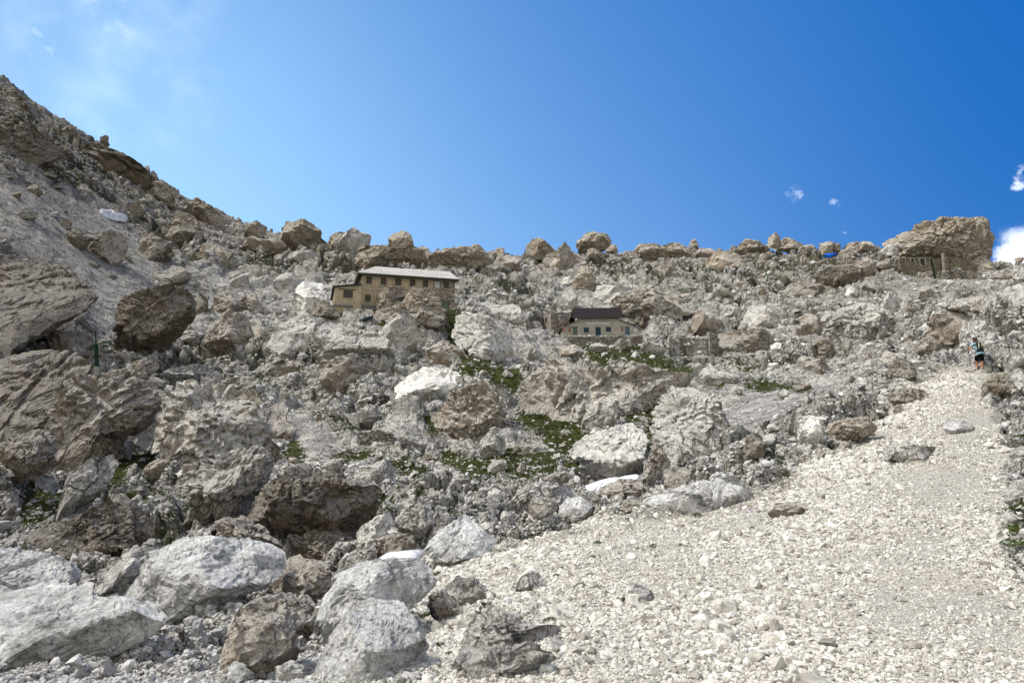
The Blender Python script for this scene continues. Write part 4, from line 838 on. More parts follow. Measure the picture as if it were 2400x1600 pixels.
for k, (px, py, w) in enumerate(cand):
    Y, ok = hit(px, py + .22 * w)
    me, asp = VAR[int(g.integers(12))]
    r = w / 2 * Y / F
    c = at(px, py, Y + .3 * r)
    big_ = k < n0; nm_ = 'rock_outcrop' if big_ else 'boulder'
    z = float(ground_z(c[0], c[1])) + (-.08 if big_ else .18 if n1 <= k < n2 else .30) * r * asp
    o = bpy.data.objects.new(nm_, me); COL.objects.link(o)
    if len(me.materials) == 0: me.materials.append(MAT['rock'])
    o.location = (float(c[0]), float(c[1]), z if abs(z - c[2]) < 1.2 * r else float(c[2])); o.scale = [float(r * a) for a in g.uniform(.85, 1.15, 3)]
    o.rotation_euler = (float(g.normal(0, .15)), float(g.normal(0, .25)), float(g.choice([0, math.pi]) + g.normal(0, .6)))
    if big_ and n0 and py > 640: sty = str(g.choice(list('GGGMCO')))
    elif Y < 40 and py > 1350: sty = str(g.choice(list('GWOOFFW')))
    elif py < 640: sty = str(g.choice(list('BOOMG')))
    elif px < 700: sty = str(g.choice(list('MMGKK')))
    else: sty = str(g.choice(list('GGGWMMCO')))
    t, br = STY[sty]; j = g.uniform(.88, 1.12) * (1 - .35 * float(look(M_leftshade, np.array([px]), np.array([py]))[0])); o.color = (t[0] * j, t[1] * j, t[2] * j, br)  # tint also carries the painted shade of the left slope
    tag(o, auto_label(px, py, w, asp, sty), nm_.split('_')[0], 'ledges bedded in the slope' if big_ else 'boulders strewn over the slope', 'thing')

# ------------------------------------------------------------------ the ground sheet
def attr(me, name, arr):
    a = me.color_attributes.new(name, 'FLOAT_COLOR', 'POINT'); a.data.foreach_set('color', arr.astype(np.float32).ravel())
far = [(400, -.10), (1200, -.16), (5000, -.10)]
ycols = [.6, 1.4, 2.4]
near_s = np.stack([(SG[:, 0] * 3.2) / y for y in ycols], 1)
Xs = np.concatenate([np.stack([UG * y for y in ycols], 1), XG, np.stack([UG * y for y, _ in far], 1)], 1)
Ys = np.concatenate([np.broadcast_to(np.array(ycols), (NU, 3)), YGG, np.broadcast_to(np.array([y for y, _ in far]), (NU, 3))], 1)
Zs = np.concatenate([np.stack([EYE + near_s[:, k] * y for k, y in enumerate(ycols)], 1), ZG, np.stack([EYE + (SS[:, -1] + d) * 252 - (y - 252) * .02 for y, d in far], 1)], 1)
NC = Xs.shape[1]
idx = np.arange(NU * NC).reshape(NU, NC)
quads = np.stack([idx[:-1, :-1], idx[1:, :-1], idx[1:, 1:], idx[:-1, 1:]], -1).reshape(-1, 4).astype(np.int32)
me = new_mesh('ground', np.stack([Xs, Ys, Zs], -1).reshape(-1, 3), quads, smooth=False)
def full(a): return np.concatenate([np.repeat(a[:, :1], 3, 1), a, np.repeat(a[:, -1:], 3, 1)], 1)
z1 = np.stack([full(g_grass), full(g_gravel), full(g_dark), full(g_leftshade)], -1).reshape(-1, 4)
z2 = np.stack([full(CREV), full(g_brown), full(g_moss), np.ones((NU, NC))], -1).reshape(-1, 4)
attr(me, 'zones', z1); attr(me, 'zones_b', z2)
tag(obj('ground', me, MAT['ground']), 'pale rocky mountain slope with a gravel path', kind='structure')

# ------------------------------------------------------------------ uncountable stones, pebbles and grass
def scatter(name, pts, rot, scl, idxs, mat, kind, label, nvar=8, shade=None):
    me = bpy.data.meshes.new(name); me.vertices.add(len(pts)); me.vertices.foreach_set('co', np.asarray(pts, np.float32).ravel())
    for nm, arr in (('rot', rot), ('scl', scl)):
        a = me.attributes.new(nm, 'FLOAT_VECTOR', 'POINT'); a.data.foreach_set('vector', np.asarray(arr, np.float32).ravel())
    a = me.attributes.new('shade', 'FLOAT', 'POINT'); a.data.foreach_set('value', np.zeros(len(pts), np.float32) if shade is None else np.asarray(shade, np.float32))
    a = me.attributes.new('pick', 'INT', 'POINT'); a.data.foreach_set('value', np.asarray(idxs, np.int32))
    o = obj(name, me, mat); tag(o, label, kind=('stuff'))
    ng = bpy.data.node_groups.new(name + '_nodes', 'GeometryNodeTree'); q = NT(ng)
    ng.interface.new_socket('Geometry', in_out='INPUT', socket_type='NodeSocketGeometry'); ng.interface.new_socket('Geometry', in_out='OUTPUT', socket_type='NodeSocketGeometry')
    gi = q.n('NodeGroupInput'); go = q.n('NodeGroupOutput'); join = q.n('GeometryNodeJoinGeometry')
    def out(nd): return next(s for s in nd.outputs if s.enabled)
    for k in range(nvar):
        if kind == 'stone':
            s = q.n('GeometryNodeMeshIcoSphere', None, Radius=1.); s.inputs['Subdivisions'].default_value = 1 if k % 3 else 2
            rv = q.n('FunctionNodeRandomValue', {'data_type': 'FLOAT_VECTOR'})
            for sk in rv.inputs:
                if sk.enabled and sk.name == 'Min': sk.default_value = (-.55, -.55, -.55)
                if sk.enabled and sk.name == 'Max': sk.default_value = (.55, .55, .55)
                if sk.name == 'Seed': sk.default_value = k * 7 + 1
            sp = q.n('GeometryNodeSetPosition', None, Geometry=s.outputs['Mesh'], Offset=out(rv))
            last = q.n('GeometryNodeConvexHull', None, Geometry=sp.outputs[0]).outputs[0]
        else:
            rr = random.Random(k); jb = q.n('GeometryNodeJoinGeometry')
            for _ in range(7):
                c = q.n('GeometryNodeMeshCone', None); c.inputs['Vertices'].default_value = 3; c.inputs['Radius Top'].default_value = 0.; c.inputs['Radius Bottom'].default_value = .16; c.inputs['Depth'].default_value = 1.
                a = rr.uniform(0, 6.28); d = rr.uniform(0, .5)
                tr = q.n('GeometryNodeTransform', None, Geometry=c.outputs['Mesh'], Translation=(d * math.cos(a), d * math.sin(a), .0), Rotation=(rr.uniform(-.8, .8), rr.uniform(-.8, .8), a))
                q.nt.links.new(tr.outputs[0], jb.inputs[0])
            last = jb.outputs[0]
        sm = q.n('GeometryNodeSetMaterial', None, Geometry=last); sm.inputs['Material'].default_value = mat
        g2 = q.n('GeometryNodeGeometryToInstance'); q.nt.links.new(sm.outputs[0], g2.inputs[0]); q.nt.links.new(g2.outputs[0], join.inputs[0])
    def na(nm, ty):
        nd = q.n('GeometryNodeInputNamedAttribute', {'data_type': ty}); nd.inputs['Name'].default_value = nm; return out(nd)
    ip = q.n('GeometryNodeInstanceOnPoints', None, Points=gi.outputs[0], Instance=join.outputs[0])
    ip.inputs['Pick Instance'].default_value = True
    q.nt.links.new(na('pick', 'INT'), ip.inputs['Instance Index']); q.nt.links.new(na('scl', 'FLOAT_VECTOR'), ip.inputs['Scale'])
    e2r = q.n('FunctionNodeEulerToRotation'); q.nt.links.new(na('rot', 'FLOAT_VECTOR'), e2r.inputs[0]); q.nt.links.new(e2r.outputs[0], ip.inputs['Rotation'])
    q.nt.links.new(ip.outputs[0], go.inputs[0])
    md = o.modifiers.new('scatter', 'NODES'); md.node_group = ng
    return o
def euler(n, flat):
    e = g.uniform(-math.pi, math.pi, (n, 3)); e[:, :2] = g.normal(0, flat, (n, 2)); return e

# rubble over the slope
N = 230000
px = g.uniform(-250, 2650, N); py = g.uniform(150, 1610, N)
u, Y, ok, ii, jj = hits(px, py)
gm = look(M_grass, px, py); gv = g_gravel[ii, jj]; sc = g_scree[ii, jj]; dk = g_dark[ii, jj]; pdm = g_pad[ii, jj]
clump = .5 + .5 * fbm2(u * Y * .14, Y * .14, 4, 303)
keep = ok & (gv < .55) & (Y > 3.6) & (g.random(N) < np.clip(.12 + 1.0 * sst(.36, .62, clump), 0, 1) * (1 - .66 * np.clip(gm * 1.4, 0, 1)) * (1 - .85 * dk) * (1 - .75 * pdm))
u, Y, sc = u[keep], Y[keep], sc[keep]; n = len(u); shd = look(M_leftshade, px[keep], py[keep]) * .85
Y = Y * (1 + g.uniform(-.004, .004, n))
wpx = np.clip(g.lognormal(1.42, .55, n), 2., 24) * np.where(sc > .5, .62, 1)
r = wpx / 2 * Y / F * np.clip((60 / Y) ** .25, .8, 1.3)
r = np.clip(r, .02, .75)
X = u * Y; z = ground_z(X, Y)
scl = r[:, None] * g.uniform(.55, 1.25, (n, 3)) * np.array([1, 1, .75])
scatter('rubble', np.stack([X, Y, z + .15 * r], 1), euler(n, .45), scl, g.integers(0, 8, n), MAT['rubble'], 'stone', 'loose pale rubble covering the slope between the boulders', shade=shd)
# pebbles of the path and its apron
N = 520000
Y = 3.3 + 33.5 * g.random(N) ** 1.25; u = g.uniform(-.5, .95, N)
ii = np.clip(np.round((u - UG[0]) / (UG[1] - UG[0])).astype(int), 0, NU - 1); jj = np.clip(((np.log(Y) - LG[0]) / (LG[1] - LG[0])).astype(int), 0, NY - 1)
gv = g_gravel[ii, jj]; gg_ = g_moss[ii, jj]
# the trodden middle of the path is finer
pxp, pyp = proj(u, SG[ii, jj]); mid = np.exp(-((pxp - (2330 - np.clip(pyp - 870, 0, 900) * .42)) / (60 + np.clip(pyp - 870, 0, 900) * .22)) ** 2) * (1 - sst(1330, 1570, pyp))
keep = (gv > .35) & (g.random(N) < (1 - .3 * mid) * (1 - .45 * gg_))
u, Y, mid, gg_ = u[keep], Y[keep], mid[keep], gg_[keep]; n = len(u)
r = .0074 * (np.clip(Y, 4, 40) / 6) ** .6 * g.lognormal(0, .5, n) * (1 - .32 * mid) * (1 + .75 * np.clip(fbm2(u * Y * .45, Y * .45, 3, 505), -.6, 1.))
big = g.random(n) < .012 * (1 - mid); r = np.where(big, r * g.uniform(2., 3.8, n), r); r = np.clip(r, .004, .10)
X = u * Y; z = ground_z(X, Y)
scl = r[:, None] * g.uniform(.7, 1.2, (n, 3)) * np.array([1.05, 1.05, .8])
scatter('gravel', np.stack([X, Y, z + .25 * r], 1), euler(n, .4), scl, g.integers(0, 8, n), MAT['pebble'], 'stone', 'pale limestone gravel covering the broad footpath')
# short alpine turf
N = 260000
px = g.uniform(0, 2420, N); py = g.uniform(600, 1420, N); gm = np.maximum(look(M_grass, px, py), .35 * look(M_moss, px, py)); k = gm > .25 + .35 * g.random(N); px, py = px[k], py[k]
u, Y, ok, ii, jj = hits(px, py); nzc = fbm2(u * Y * .9, Y * .9, 4, 404)
k = ok & (Y > 9) & (g_gravel[ii, jj] < .9) & (g.random(len(u)) < np.clip(.62 + 2.6 * nzc, .03, 1)); u, Y = u[k], Y[k]; n = len(u)
Y = Y * (1 + g.uniform(-.006, .006, n)); X = u * Y; z = ground_z(X, Y)
r = g.uniform(.6, 1.4, n) * np.clip(.0026 * Y, .05, .22)
scatter('grass', np.stack([X, Y, z], 1), euler(n, .2), np.stack([r, r, r * g.uniform(.5, .9, n)], 1), g.integers(0, 6, n), MAT['grass'], 'grass', 'short green alpine turf between the rocks', nvar=6)
# ------------------------------------------------------------------ buildings
def wall_grid(L, H, th, holes, top=None, zlow=-2.5):
    """wall along +x, front face at y=0, thickness th backwards, openings cut through; top(x) shapes the upper edge"""
    xs = sorted({0, L} | {h[0] for h in holes} | {h[1] for h in holes}); zs = sorted({zlow, 0, H} | {h[2] for h in holes} | {h[3] for h in holes})
    if top is not None: xs = sorted(set(xs) | set(np.linspace(0, L, 13)))
    xs = [x for i, x in enumerate(xs) if i == 0 or x - xs[i - 1] > 1e-5]
    mb = MB()
    def solid(i, k):
        if i < 0 or k < 0 or i >= len(xs) - 1 or k >= len(zs) - 1: return False
        cx, cz = (xs[i] + xs[i + 1]) / 2, (zs[k] + zs[k + 1]) / 2
        return not any(h[0] < cx < h[1] and h[2] < cz < h[3] for h in holes)
    def zz(k, i): return top(xs[i]) if (top is not None and k == len(zs) - 1) else zs[k]
    for i in range(len(xs) - 1):
        for k in range(len(zs) - 1):
            if not solid(i, k): continue
            a, c = xs[i], xs[i + 1]; b0, b1, t0, t1 = zz(k, i), zz(k, i + 1), zz(k + 1, i), zz(k + 1, i + 1)
            mb.add([(a, 0, b0), (c, 0, b1), (c, 0, t1), (a, 0, t0)], [(0, 1, 2, 3)]); mb.add([(a, th, b0), (c, th, b1), (c, th, t1), (a, th, t0)], [(3, 2, 1, 0)])
            if not solid(i - 1, k): mb.add([(a, 0, b0), (a, 0, t0), (a, th, t0), (a, th, b0)], [(0, 1, 2, 3)])
            if not solid(i + 1, k): mb.add([(c, 0, b1), (c, th, b1), (c, th, t1), (c, 0, t1)], [(0, 1, 2, 3)])
            if not solid(i, k - 1): mb.add([(a, 0, b0), (a, th, b0), (c, th, b1), (c, 0, b1)], [(0, 1, 2, 3)])
            if not solid(i, k + 1): mb.add([(a, 0, t0), (c, 0, t1), (c, th, t1), (a, th, t0)], [(0, 1, 2, 3)])
    return mb
def xf(o, x=0, y=0, z=0, rz=0): o.location = (x, y, z); o.rotation_euler = (0, 0, rz); return o
def window(parent, x0, x1, z0, z1, leafmat, y=.0, label=None, name='window', bars=0, trim=None, part_open=None):
    w = .07
    mb = MB(); mb.box(x0, x0 + w, y + .06, y + .16, z0, z1); mb.box(x1 - w, x1, y + .06, y + .16, z0, z1); mb.box(x0 + w, x1 - w, y + .06, y + .16, z1 - w, z1); mb.box(x0 + w, x1 - w, y + .06, y + .16, z0, z0 + w)
    f = mb.build(name, MAT['oldwood'], parent); tag(f, label)
    xm = (x0 + x1) / 2
    for a, c in ((x0 + w, xm - .012), (xm + .012, x1 - w)):
        s = MB(); n = 3; dx = (c - a) / n
        for k in range(n): s.box(a + k * dx + .008, a + (k + 1) * dx - .008, y + .085 + .004 * (k % 2), y + .125, z0 + w, z1 - w)
        s.box(a, c, y + .125, y + .14, z0 + w, z1 - w)
        s.box(a + .01, c - .01, y + .07, y + .084, z0 + w + .12, z0 + w + .2); s.box(a + .01, c - .01, y + .07, y + .084, z1 - w - .2, z1 - w - .12)
        s.build('shutter', leafmat, f)
    MB().box(x0 - .08, x1 + .08, y - .08, y + .055, z0 - .09, z0 - .003).build('sill', MAT['stonetrim'], f)
    if trim:
        t = MB(); t.box(x0 - .14, x1 + .14, y - .04, y + .0 - .003, z1 + .003, z1 + .14); t.box(x0 - .12, x0 - .003, y - .03, y - .003, z0, z1); t.box(x1 + .003, x1 + .12, y - .03, y - .003, z0, z1)
        t.build('surround', trim, f)
    return f
def door(parent, x0, x1, z0, z1, leafmat, y=.0, label=None, trim=None):
    n = 5; dx = (x1 - x0 - .1) / n; d = MB()
    for k in range(n): d.box(x0 + .05 + k * dx + .006, x0 + .05 + (k + 1) * dx - .006, y + .1 + .004 * (k % 2), y + .15, z0, z1 - .06)
    d.box(x0 + .05, x1 - .05, y + .15, y + .17, z0, z1 - .06)
    o = d.build('door', leafmat, parent); tag(o, label)
    f = MB(); f.box(x0, x0 + .05, y + .05, y + .18, z0, z1); f.box(x1 - .05, x1, y + .05, y + .18, z0, z1); f.box(x0 + .05, x1 - .05, y + .05, y + .18, z1 - .06, z1); f.build('door_frame', trim or MAT['oldwood'], o)
    MB().box(x1 - .2, x1 - .08, y + .05, y + .095, z0 + .85, z0 + .9).build('handle', MAT['rust'], o)
    return o
def slab_roof(quads, th=.12):
    mb = MB()
    for Q in quads:
        Q = [Vector(v) for v in Q]; n = len(Q); low = [v - Vector((0, 0, th)) for v in Q]
        mb.add(Q + low, [tuple(range(n)), tuple(range(2 * n - 1, n - 1, -1))] + [(k, n + k, n + (k + 1) % n, (k + 1) % n) for k in range(n)])
    return mb

# --- the big shuttered house
A = R(17.5); c = at(846, 722, 100.)
house = empty('mountain_house', c, A, label='long two storey ochre house with shuttered windows and grey hipped roof', cat='house')
L, Wd, Hh = 14.2, 7.5, 5.3
up = [(1.06, .86), (3.22, .86), (5.42, .96), (7.62, .9), (9.6, .86), (11.45, .9), (12.85, .85)]
hol = [(x - w / 2, x + w / 2, 3.72, 4.86) for x, w in up] + [(.52, 1.4, 1.0, 2.1), (11.2, 11.7, .75, 1.75), (12.3, 13.3, 0., 1.75)]
wall_grid(L, Hh, .45, hol).build('wall', MAT['house'], house)
wl = wall_grid(Wd - .46, Hh, .45, [(2.6, 3.3, 3.75, 4.8)]).build('wall', MAT['house'], house); xf(wl, 0, Wd, 0, -math.pi / 2)
wr = wall_grid(Wd - .46, Hh, .45, []).build('wall', MAT['house'], house); xf(wr, L, .46, 0, math.pi / 2)
wb = wall_grid(L - .92, Hh, .45, []).build('wall', MAT['house'], house); xf(wb, L - .46, Wd + .002, 0, math.pi)
for k, (x0, x1, z0, z1) in enumerate(hol[:7]):
    window(house, x0, x1, z0, z1, MAT['palewood'] if k == 5 else MAT['oldwood'], label='window with bleached pale shutters' if k == 5 else None)
window(house, *hol[7], MAT['oldwood']); window(house, *hol[8], MAT['palewood'], label='narrow pale window at the foot of the wall')
door(house, *hol[9], MAT['greendoor'], label='low greenish plank door in the bare masonry')
sw = window(house, 0, .7, 3.75, 4.8, MAT['oldwood']); sw.location = (0, Wd - 2.6, 0); sw.rotation_euler = (0, 0, -math.pi / 2)
MB().box(.0, 9.2, -.07, -.003, 2.93, 3.08).build('string_course', MAT['stonetrim'], house)
e = .55; ez = Hh - .02; rz = 7.35; ry = Wd / 2
r0, r1 = (2.3, ry, rz), (L - .1, ry, rz)
q0, q1, q2, q3 = (-e, -e, ez), (L + e, -e, ez), (L + e, Wd + e, ez), (-e, Wd + e, ez)
rf = slab_roof([(q0, q1, r1, r0), (q1, q2, r1), (q2, q3, r0, r1), (q3, q0, r0)], .1).build('roof', MAT['shingle'], house)
fm = MB(); fm.box(-e, L + e, -e - .05, -e - .003, ez - .2, ez - .03); fm.box(-e - .05, -e - .003, -e, Wd + e, ez - .2, ez - .03); fm.build('eave_board', MAT['oldwood'], rf)
mb = MB(); mb.box(-e, L + e, -e, -.003, ez - .3, ez - .22); mb.box(-e, -.003, -.003, Wd + e, ez - .3, ez - .22); mb.build('soffit', MAT['oldwood'], rf)
MB().box(6.2, 6.7, ry - .25, ry + .25, rz - .3, rz + .12).build('chimney', MAT['darktarp'], rf)
# the annex, a part of the house
ax = wall_grid(3.9, 3.5, .35, [(1.25, 2.65, 1.35, 2.5)], top=lambda x: 2.95 + .14 * x).build('annex_wall', MAT['annex'], house); xf(ax, -3.9, -.35, 0)
al = wall_grid(5.6, 2.95, .35, [(3.6, 4.6, .95, 2.1)], top=lambda x: 2.0 + .17 * x).build('annex_wall', MAT['annex'], house); xf(al, -3.9, -.35 + 5.95, 0, -math.pi / 2)
aw = window(house, -3.9 + 1.25, -3.9 + 2.65, 1.35, 2.5, MAT['oldwood'], y=-.35, label='wide annex window under a long lintel board')
MB().box(-3.3, -.75, -.46, -.356, 2.58, 2.7).build('lintel', MAT['oldwood'], aw)
w2 = window(house, 0, 1.0, .95, 2.1, MAT['oldwood']); w2.location = (-3.9, -.35 + 5.95 - 3.6, 0); w2.rotation_euler = (0, 0, -math.pi / 2)
slab_roof([((-4.2, -.7, 2.98), (-.003, -.7, 3.62), (-.003, 5.8, 2.75), (-4.2, 5.8, 2.05))], .16).build('annex_roof', plain('dark_roofing_felt', (.035, .045, .038), .9, .3, 4), house)
mb = MB(); mb.box(-4.0, -1.2, -.75, -.353, .12, .32)
mb.build('balcony_slab', MAT['concrete'], house)
mb = MB()
for k in range(7): mb.box(-3.9 + k * .4, -3.7 + k * .4, -.72, -.60, .325, .5)
mb.box(-4.0, -1.2, -.72, -.60, .503, .56); mb.build('balustrade', MAT['stonetrim'], house)

# --- the small hut
c = at(1318.5, 785, 140.)
hut = empty('stone_hut', c, R(1.5), label='low cream hut with a brown sheet metal roof and blue door', cat='hut')
HL = 14.9
def hut_top(x): return 3.55 if 3.2 <= x <= 11.9 else (1.55 + (x / 3.2) ** .8 * 1.45 if x < 3.2 else 3.15 - (x - 11.9) / 3.0 * 1.15)
secs = [(0, 3.2, [(1.25, 1.75, .62, 1.4), (2.15, 3.05, 0., 1.6)]), (3.2, 11.9, [(4.4, 5.5, .55, 1.6), (6.8, 8.0, 0., 1.75), (9., 10.1, .72, 1.75)]), (11.9, 14.9, [(12.2, 12.62, .85, 1.8), (13.05, 13.95, .05, 1.85)])]
for x0, x1, hs_ in secs:
    o = wall_grid(x1 - x0, 3.55, .4, [(a - x0, b - x0, d, e_) for a, b, d, e_ in hs_], top=lambda x, x0=x0: hut_top(min(max(x + x0, x0 + 1e-4), x1 - 1e-4))).build('wall', MAT['hut'], hut); xf(o, x0, 0 if x0 == 3.2 else .004, 0)
for x0, ln, h0 in ((0, 5.4, 1.6), (HL, 5.4, 2.)):
    o = wall_grid(5.4, h0, .35, []).build('wall', MAT['hut'], hut); xf(o, x0, .4 if x0 else 5.8, 0, math.pi / 2 if x0 else -math.pi / 2)
o = wall_grid(HL, 1.8, .35, []).build('wall', MAT['hut'], hut); xf(o, HL, 6.2, 0, math.pi)
for x0 in (3.2, 11.9):
    g_ = MB(); g_.add([(x0, .4, 0), (x0, 6, 0), (x0, 6, 3.5), (x0, 3.2, 6.05), (x0, .4, 3.55)], [(0, 1, 2, 3, 4)]); g_.build('gable', MAT['hut'], hut)
window(hut, 4.4, 5.5, .55, 1.6, MAT['blueglass'], trim=MAT['stonetrim']); window(hut, 9., 10.1, .72, 1.75, MAT['blueglass'], trim=MAT['stonetrim'])
window(hut, 1.25, 1.75, .62, 1.4, MAT['orange'], label='small window boarded with orange planks'); window(hut, 12.2, 12.62, .85, 1.8, MAT['orange'], label='narrow window boarded with orange planks')
dd = door(hut, 6.8, 8.0, 0, 1.75, MAT['blueglass'], label='central dark blue door with stone jambs', trim=MAT['stonetrim'])
jm = MB(); jm.box(6.55, 6.79, -.06, -.004, 0, 1.78); jm.box(8.01, 8.25, -.06, -.004, 0, 1.78); jm.box(6.3, 8.5, -.08, -.004, 1.784, 1.93); jm.build('surround', MAT['stonetrim'], dd)
door(hut, 2.15, 3.05, 0, 1.6, MAT['greendoor'], label='faded green side door'); door(hut, 13.05, 13.95, .05, 1.85, MAT['bluedoor'], label='faded blue side door')
MB().box(1.0, 3.25, -.07, -.004, 1.62, 1.74).build('lintel', MAT['oldwood'], hut)
MB().box(11.8, 14.2, -.07, -.004, 1.9, 2.02).build('lintel', MAT['stonetrim'], hut)
MB().box(5.0, 9.65, -.06, -.004, 2.28, 2.66).build('sign_board', MAT['palewood'], hut)
rq = [((1.95, -.75, 3.48), (12.6, -.75, 3.6), (12.75, 3.2, 6.35), (2.6, 3.2, 6.2)), ((2.6, 3.2, 6.2), (12.75, 3.2, 6.35), (12.6, 6.6, 3.6), (1.95, 6.6, 3.5))]
rf = slab_roof(rq, .09).build('roof', MAT['brownmetal'], hut)
sm = MB()
for k in range(21):
    t = k / 20; a = Vector(rq[0][0]).lerp(Vector(rq[0][1]), t); b_ = Vector(rq[0][3]).lerp(Vector(rq[0][2]), t); sm.bar(a + Vector((0, 0, .02)), b_ + Vector((0, 0, .02)), .035, n=4)
sm.build('standing_seams', plain('dark_seam_metal', (.016, .010, .008), .6, .3, 2), rf)
wg = MB(); n = 6
pr = [(x, hut_top(x) + .10) for x in np.linspace(-.35, 3.19, n)]; pr[0] = (-.35, 1.38)
wg2 = [(x, hut_top(x) + .10) for x in np.linspace(11.95, 14.89, n)] + [(15.2, 1.95)]
dk = plain('tarred_roofing', (.045, .04, .036), .9, .3, 3)
for prof, y0 in ((pr, -.35), (wg2, -.25)):
    slab_roof([((x0, y0, z0), (x1, y0, z1), (x1, 6.3, z1 - .1), (x0, 6.3, z0 - .1)) for (x0, z0), (x1, z1) in zip(prof[:-1], prof[1:])], .12).build('side_roof', dk, hut)

# --- ruin beside the hut
c = at(1291.5, 768, 146.)
ruin = empty('ruined_barracks', c, R(4), label='roofless pinkish stone ruin with empty window openings left of the hut', cat='ruin')
rg = np.random.default_rng(5); jag = rg.uniform(-.18, .18, 40)
o = wall_grid(5.6, 3.5, .5, [(1.75, 2.7, 1.25, 3.0), (4.1, 4.8, 1.1, 2.9)], top=lambda x: 3.45 + jag[int(x * 6) % 40] - .04 * x).build('wall', MAT['masonry'], ruin)
o = wall_grid(8.5, 3.4, .5, [(.9, 1.6, 1.0, 2.2), (2.6, 3.3, 1.0, 2.1), (4.3, 5., .9, 2.), (6.2, 7.2, 1.2, 2.5)], top=lambda x: 1.9 + .19 * x + jag[int(x * 5) % 40]).build('wall', MAT['masonry'], ruin); xf(o, -.006 - 8.5 * math.cos(R(64)), 8.5 * math.sin(R(64)) + .3, 0, -R(64))
# --- dry stone walls below the hut
def stone_wall(name, px0, px1, pyb, pyt, th, label, mat, cat='wall', Y=None, rz=0, seed=0, slope=0.):
    Yw = Y or hit((px0 + px1) / 2, pyb)[0]; c = at(px0, pyb, Yw); L = (px1 - px0) * Yw / F; Hh = (pyb - pyt) * Yw / F
    rg = np.random.default_rng(seed); jg = rg.uniform(-.16, .16, 60)
    mb = wall_grid(L, Hh, th, [], top=lambda x: Hh + jg[int(x * 9) % 60] + slope * x, zlow=-.9)
    # courses of single stones standing proud of the face
    z = -.2
    while z < Hh - .05:
        hgt = rg.uniform(.16, .30); x = rg.uniform(-.1, 0)
        while x < L - .1:
            w = rg.uniform(.22, .55); zt = min(z + hgt, Hh + slope * x + jg[int(max(x, 0) * 9) % 60])
            if zt > z + .06:
                d = rg.uniform(.04, .14); j = rg.uniform(.01, .05, 8)
                x1 = min(x + w, L); mb.add([(x + j[0], .05, z + j[1]), (x1 - j[2], .05, z + j[3]), (x1 - j[4], .05, zt - j[5]), (x + j[6], .05, zt - j[7]),
                    (x + j[0] + .04, -d, z + j[1] + .03), (x1 - j[2] - .04, -d, z + j[3] + .03), (x1 - j[4] - .04, -d, zt - j[5] - .03), (x + j[6] + .04, -d, zt - j[7] - .03)],
                    [(4, 5, 6, 7), (0, 1, 5, 4), (1, 2, 6, 5), (2, 3, 7, 6), (3, 0, 4, 7)])
            x += w
        z += hgt
    o = mb.build(name, mat, None, loc=c); o.rotation_euler = (0, 0, rz); return tag(o, label, cat, kind='thing')
YW = hit(1620, 834)[0]
stone_wall('stone_pillar', 1664, 1691, 828, 778, 1.8, 'tall pale stone pillar ending the terrace wall right of the hut', MAT['drywall'], 'pillar', seed=1, Y=YW - .9)
stone_wall('dry_stone_wall', 1578, 1667, 836, 790, .8, 'crumbling dry stone terrace wall between hut and stone pillar', MAT['drywall'], seed=2, slope=-.04, Y=YW)
stone_wall('dry_stone_wall', 1478, 1508, 812, 786, .8, 'short broken stub of pinkish wall below the right end of the hut', MAT['masonry'], seed=3)
stone_wall('dry_stone_wall', 1330, 1480, 800, 787, .8, 'low rough retaining wall under the front of the hut', MAT['drywall'], seed=8)
stone_wall('dry_stone_wall', 340, 462, 905, 876, .7, 'grey dry stone wall joining the pylon cliff to the layered crag', MAT['greywall'], seed=4, slope=0.)
stone_wall('dry_stone_wall', 836, 918, 1043, 1012, .7, 'short buff dry stone wall beside the gravel track in mid slope', MAT['drywall'], seed=5)
stone_wall('dry_stone_wall', 1010, 1072, 765, 735, .8, 'dark stone terrace wall below the door of the house', MAT['greywall'], seed=6, Y=98)
# --- ruin under the enormous block
Yr = YR
c = at(2110, 632, Yr); k = Yr / F
rr = empty('ruined_shelter', c, 0, label='stone ruin with square openings built under the enormous skyline block', cat='ruin')
mpx = lambda a: (a - 2110) * k
o = wall_grid(mpx(2212), 30 * k, .6, [(mpx(2137), mpx(2144), (632 - 613) * k, (632 - 604.5) * k), (mpx(2159), mpx(2170), 10 * k, (632 - 604.5) * k)], top=lambda x: 30 * k + jag[int(x * 3) % 40] * 1.5).build('wall', MAT['masonry2'], rr)
for a, b_, z0, z1 in ((2137, 2144, 19, 27.5), (2159, 2170, 10, 27.5)):
    f = MB(); f.box(mpx(a) - .22, mpx(a) - .003, -.08, .2, z0 * k, z1 * k); f.box(mpx(b_) + .003, mpx(b_) + .22, -.08, .2, z0 * k, z1 * k); f.box(mpx(a) - .22, mpx(b_) + .22, -.08, .2, z1 * k + .003, z1 * k + .25); f.build('surround', MAT['stonetrim'], rr)
o = wall_grid(mpx(2212), 3.2, .6, []).build('wall', MAT['masonry'], rr); xf(o, 0, .003, -3.2)
o = wall_grid((2276 - 2212) * k, 46 * k, .6, [(9 * k, 14 * k, 30 * k, 40 * k)], top=lambda x: 48 * k - x * .12 + jag[int(x * 4) % 40]).build('wall', MAT['masonry2'], rr); xf(o, mpx(2213), -1.2, -2.2)
o = wall_grid(4 * k, 56 * k, 1.2, []).build('buttress', MAT['masonry'], rr); xf(o, mpx(2209), -1.5, -2.2)
o = wall_grid(3 * k, 40 * k, .5, []).build('buttress', MAT['masonry2'], rr); xf(o, mpx(2273), -1.45, -2.2)

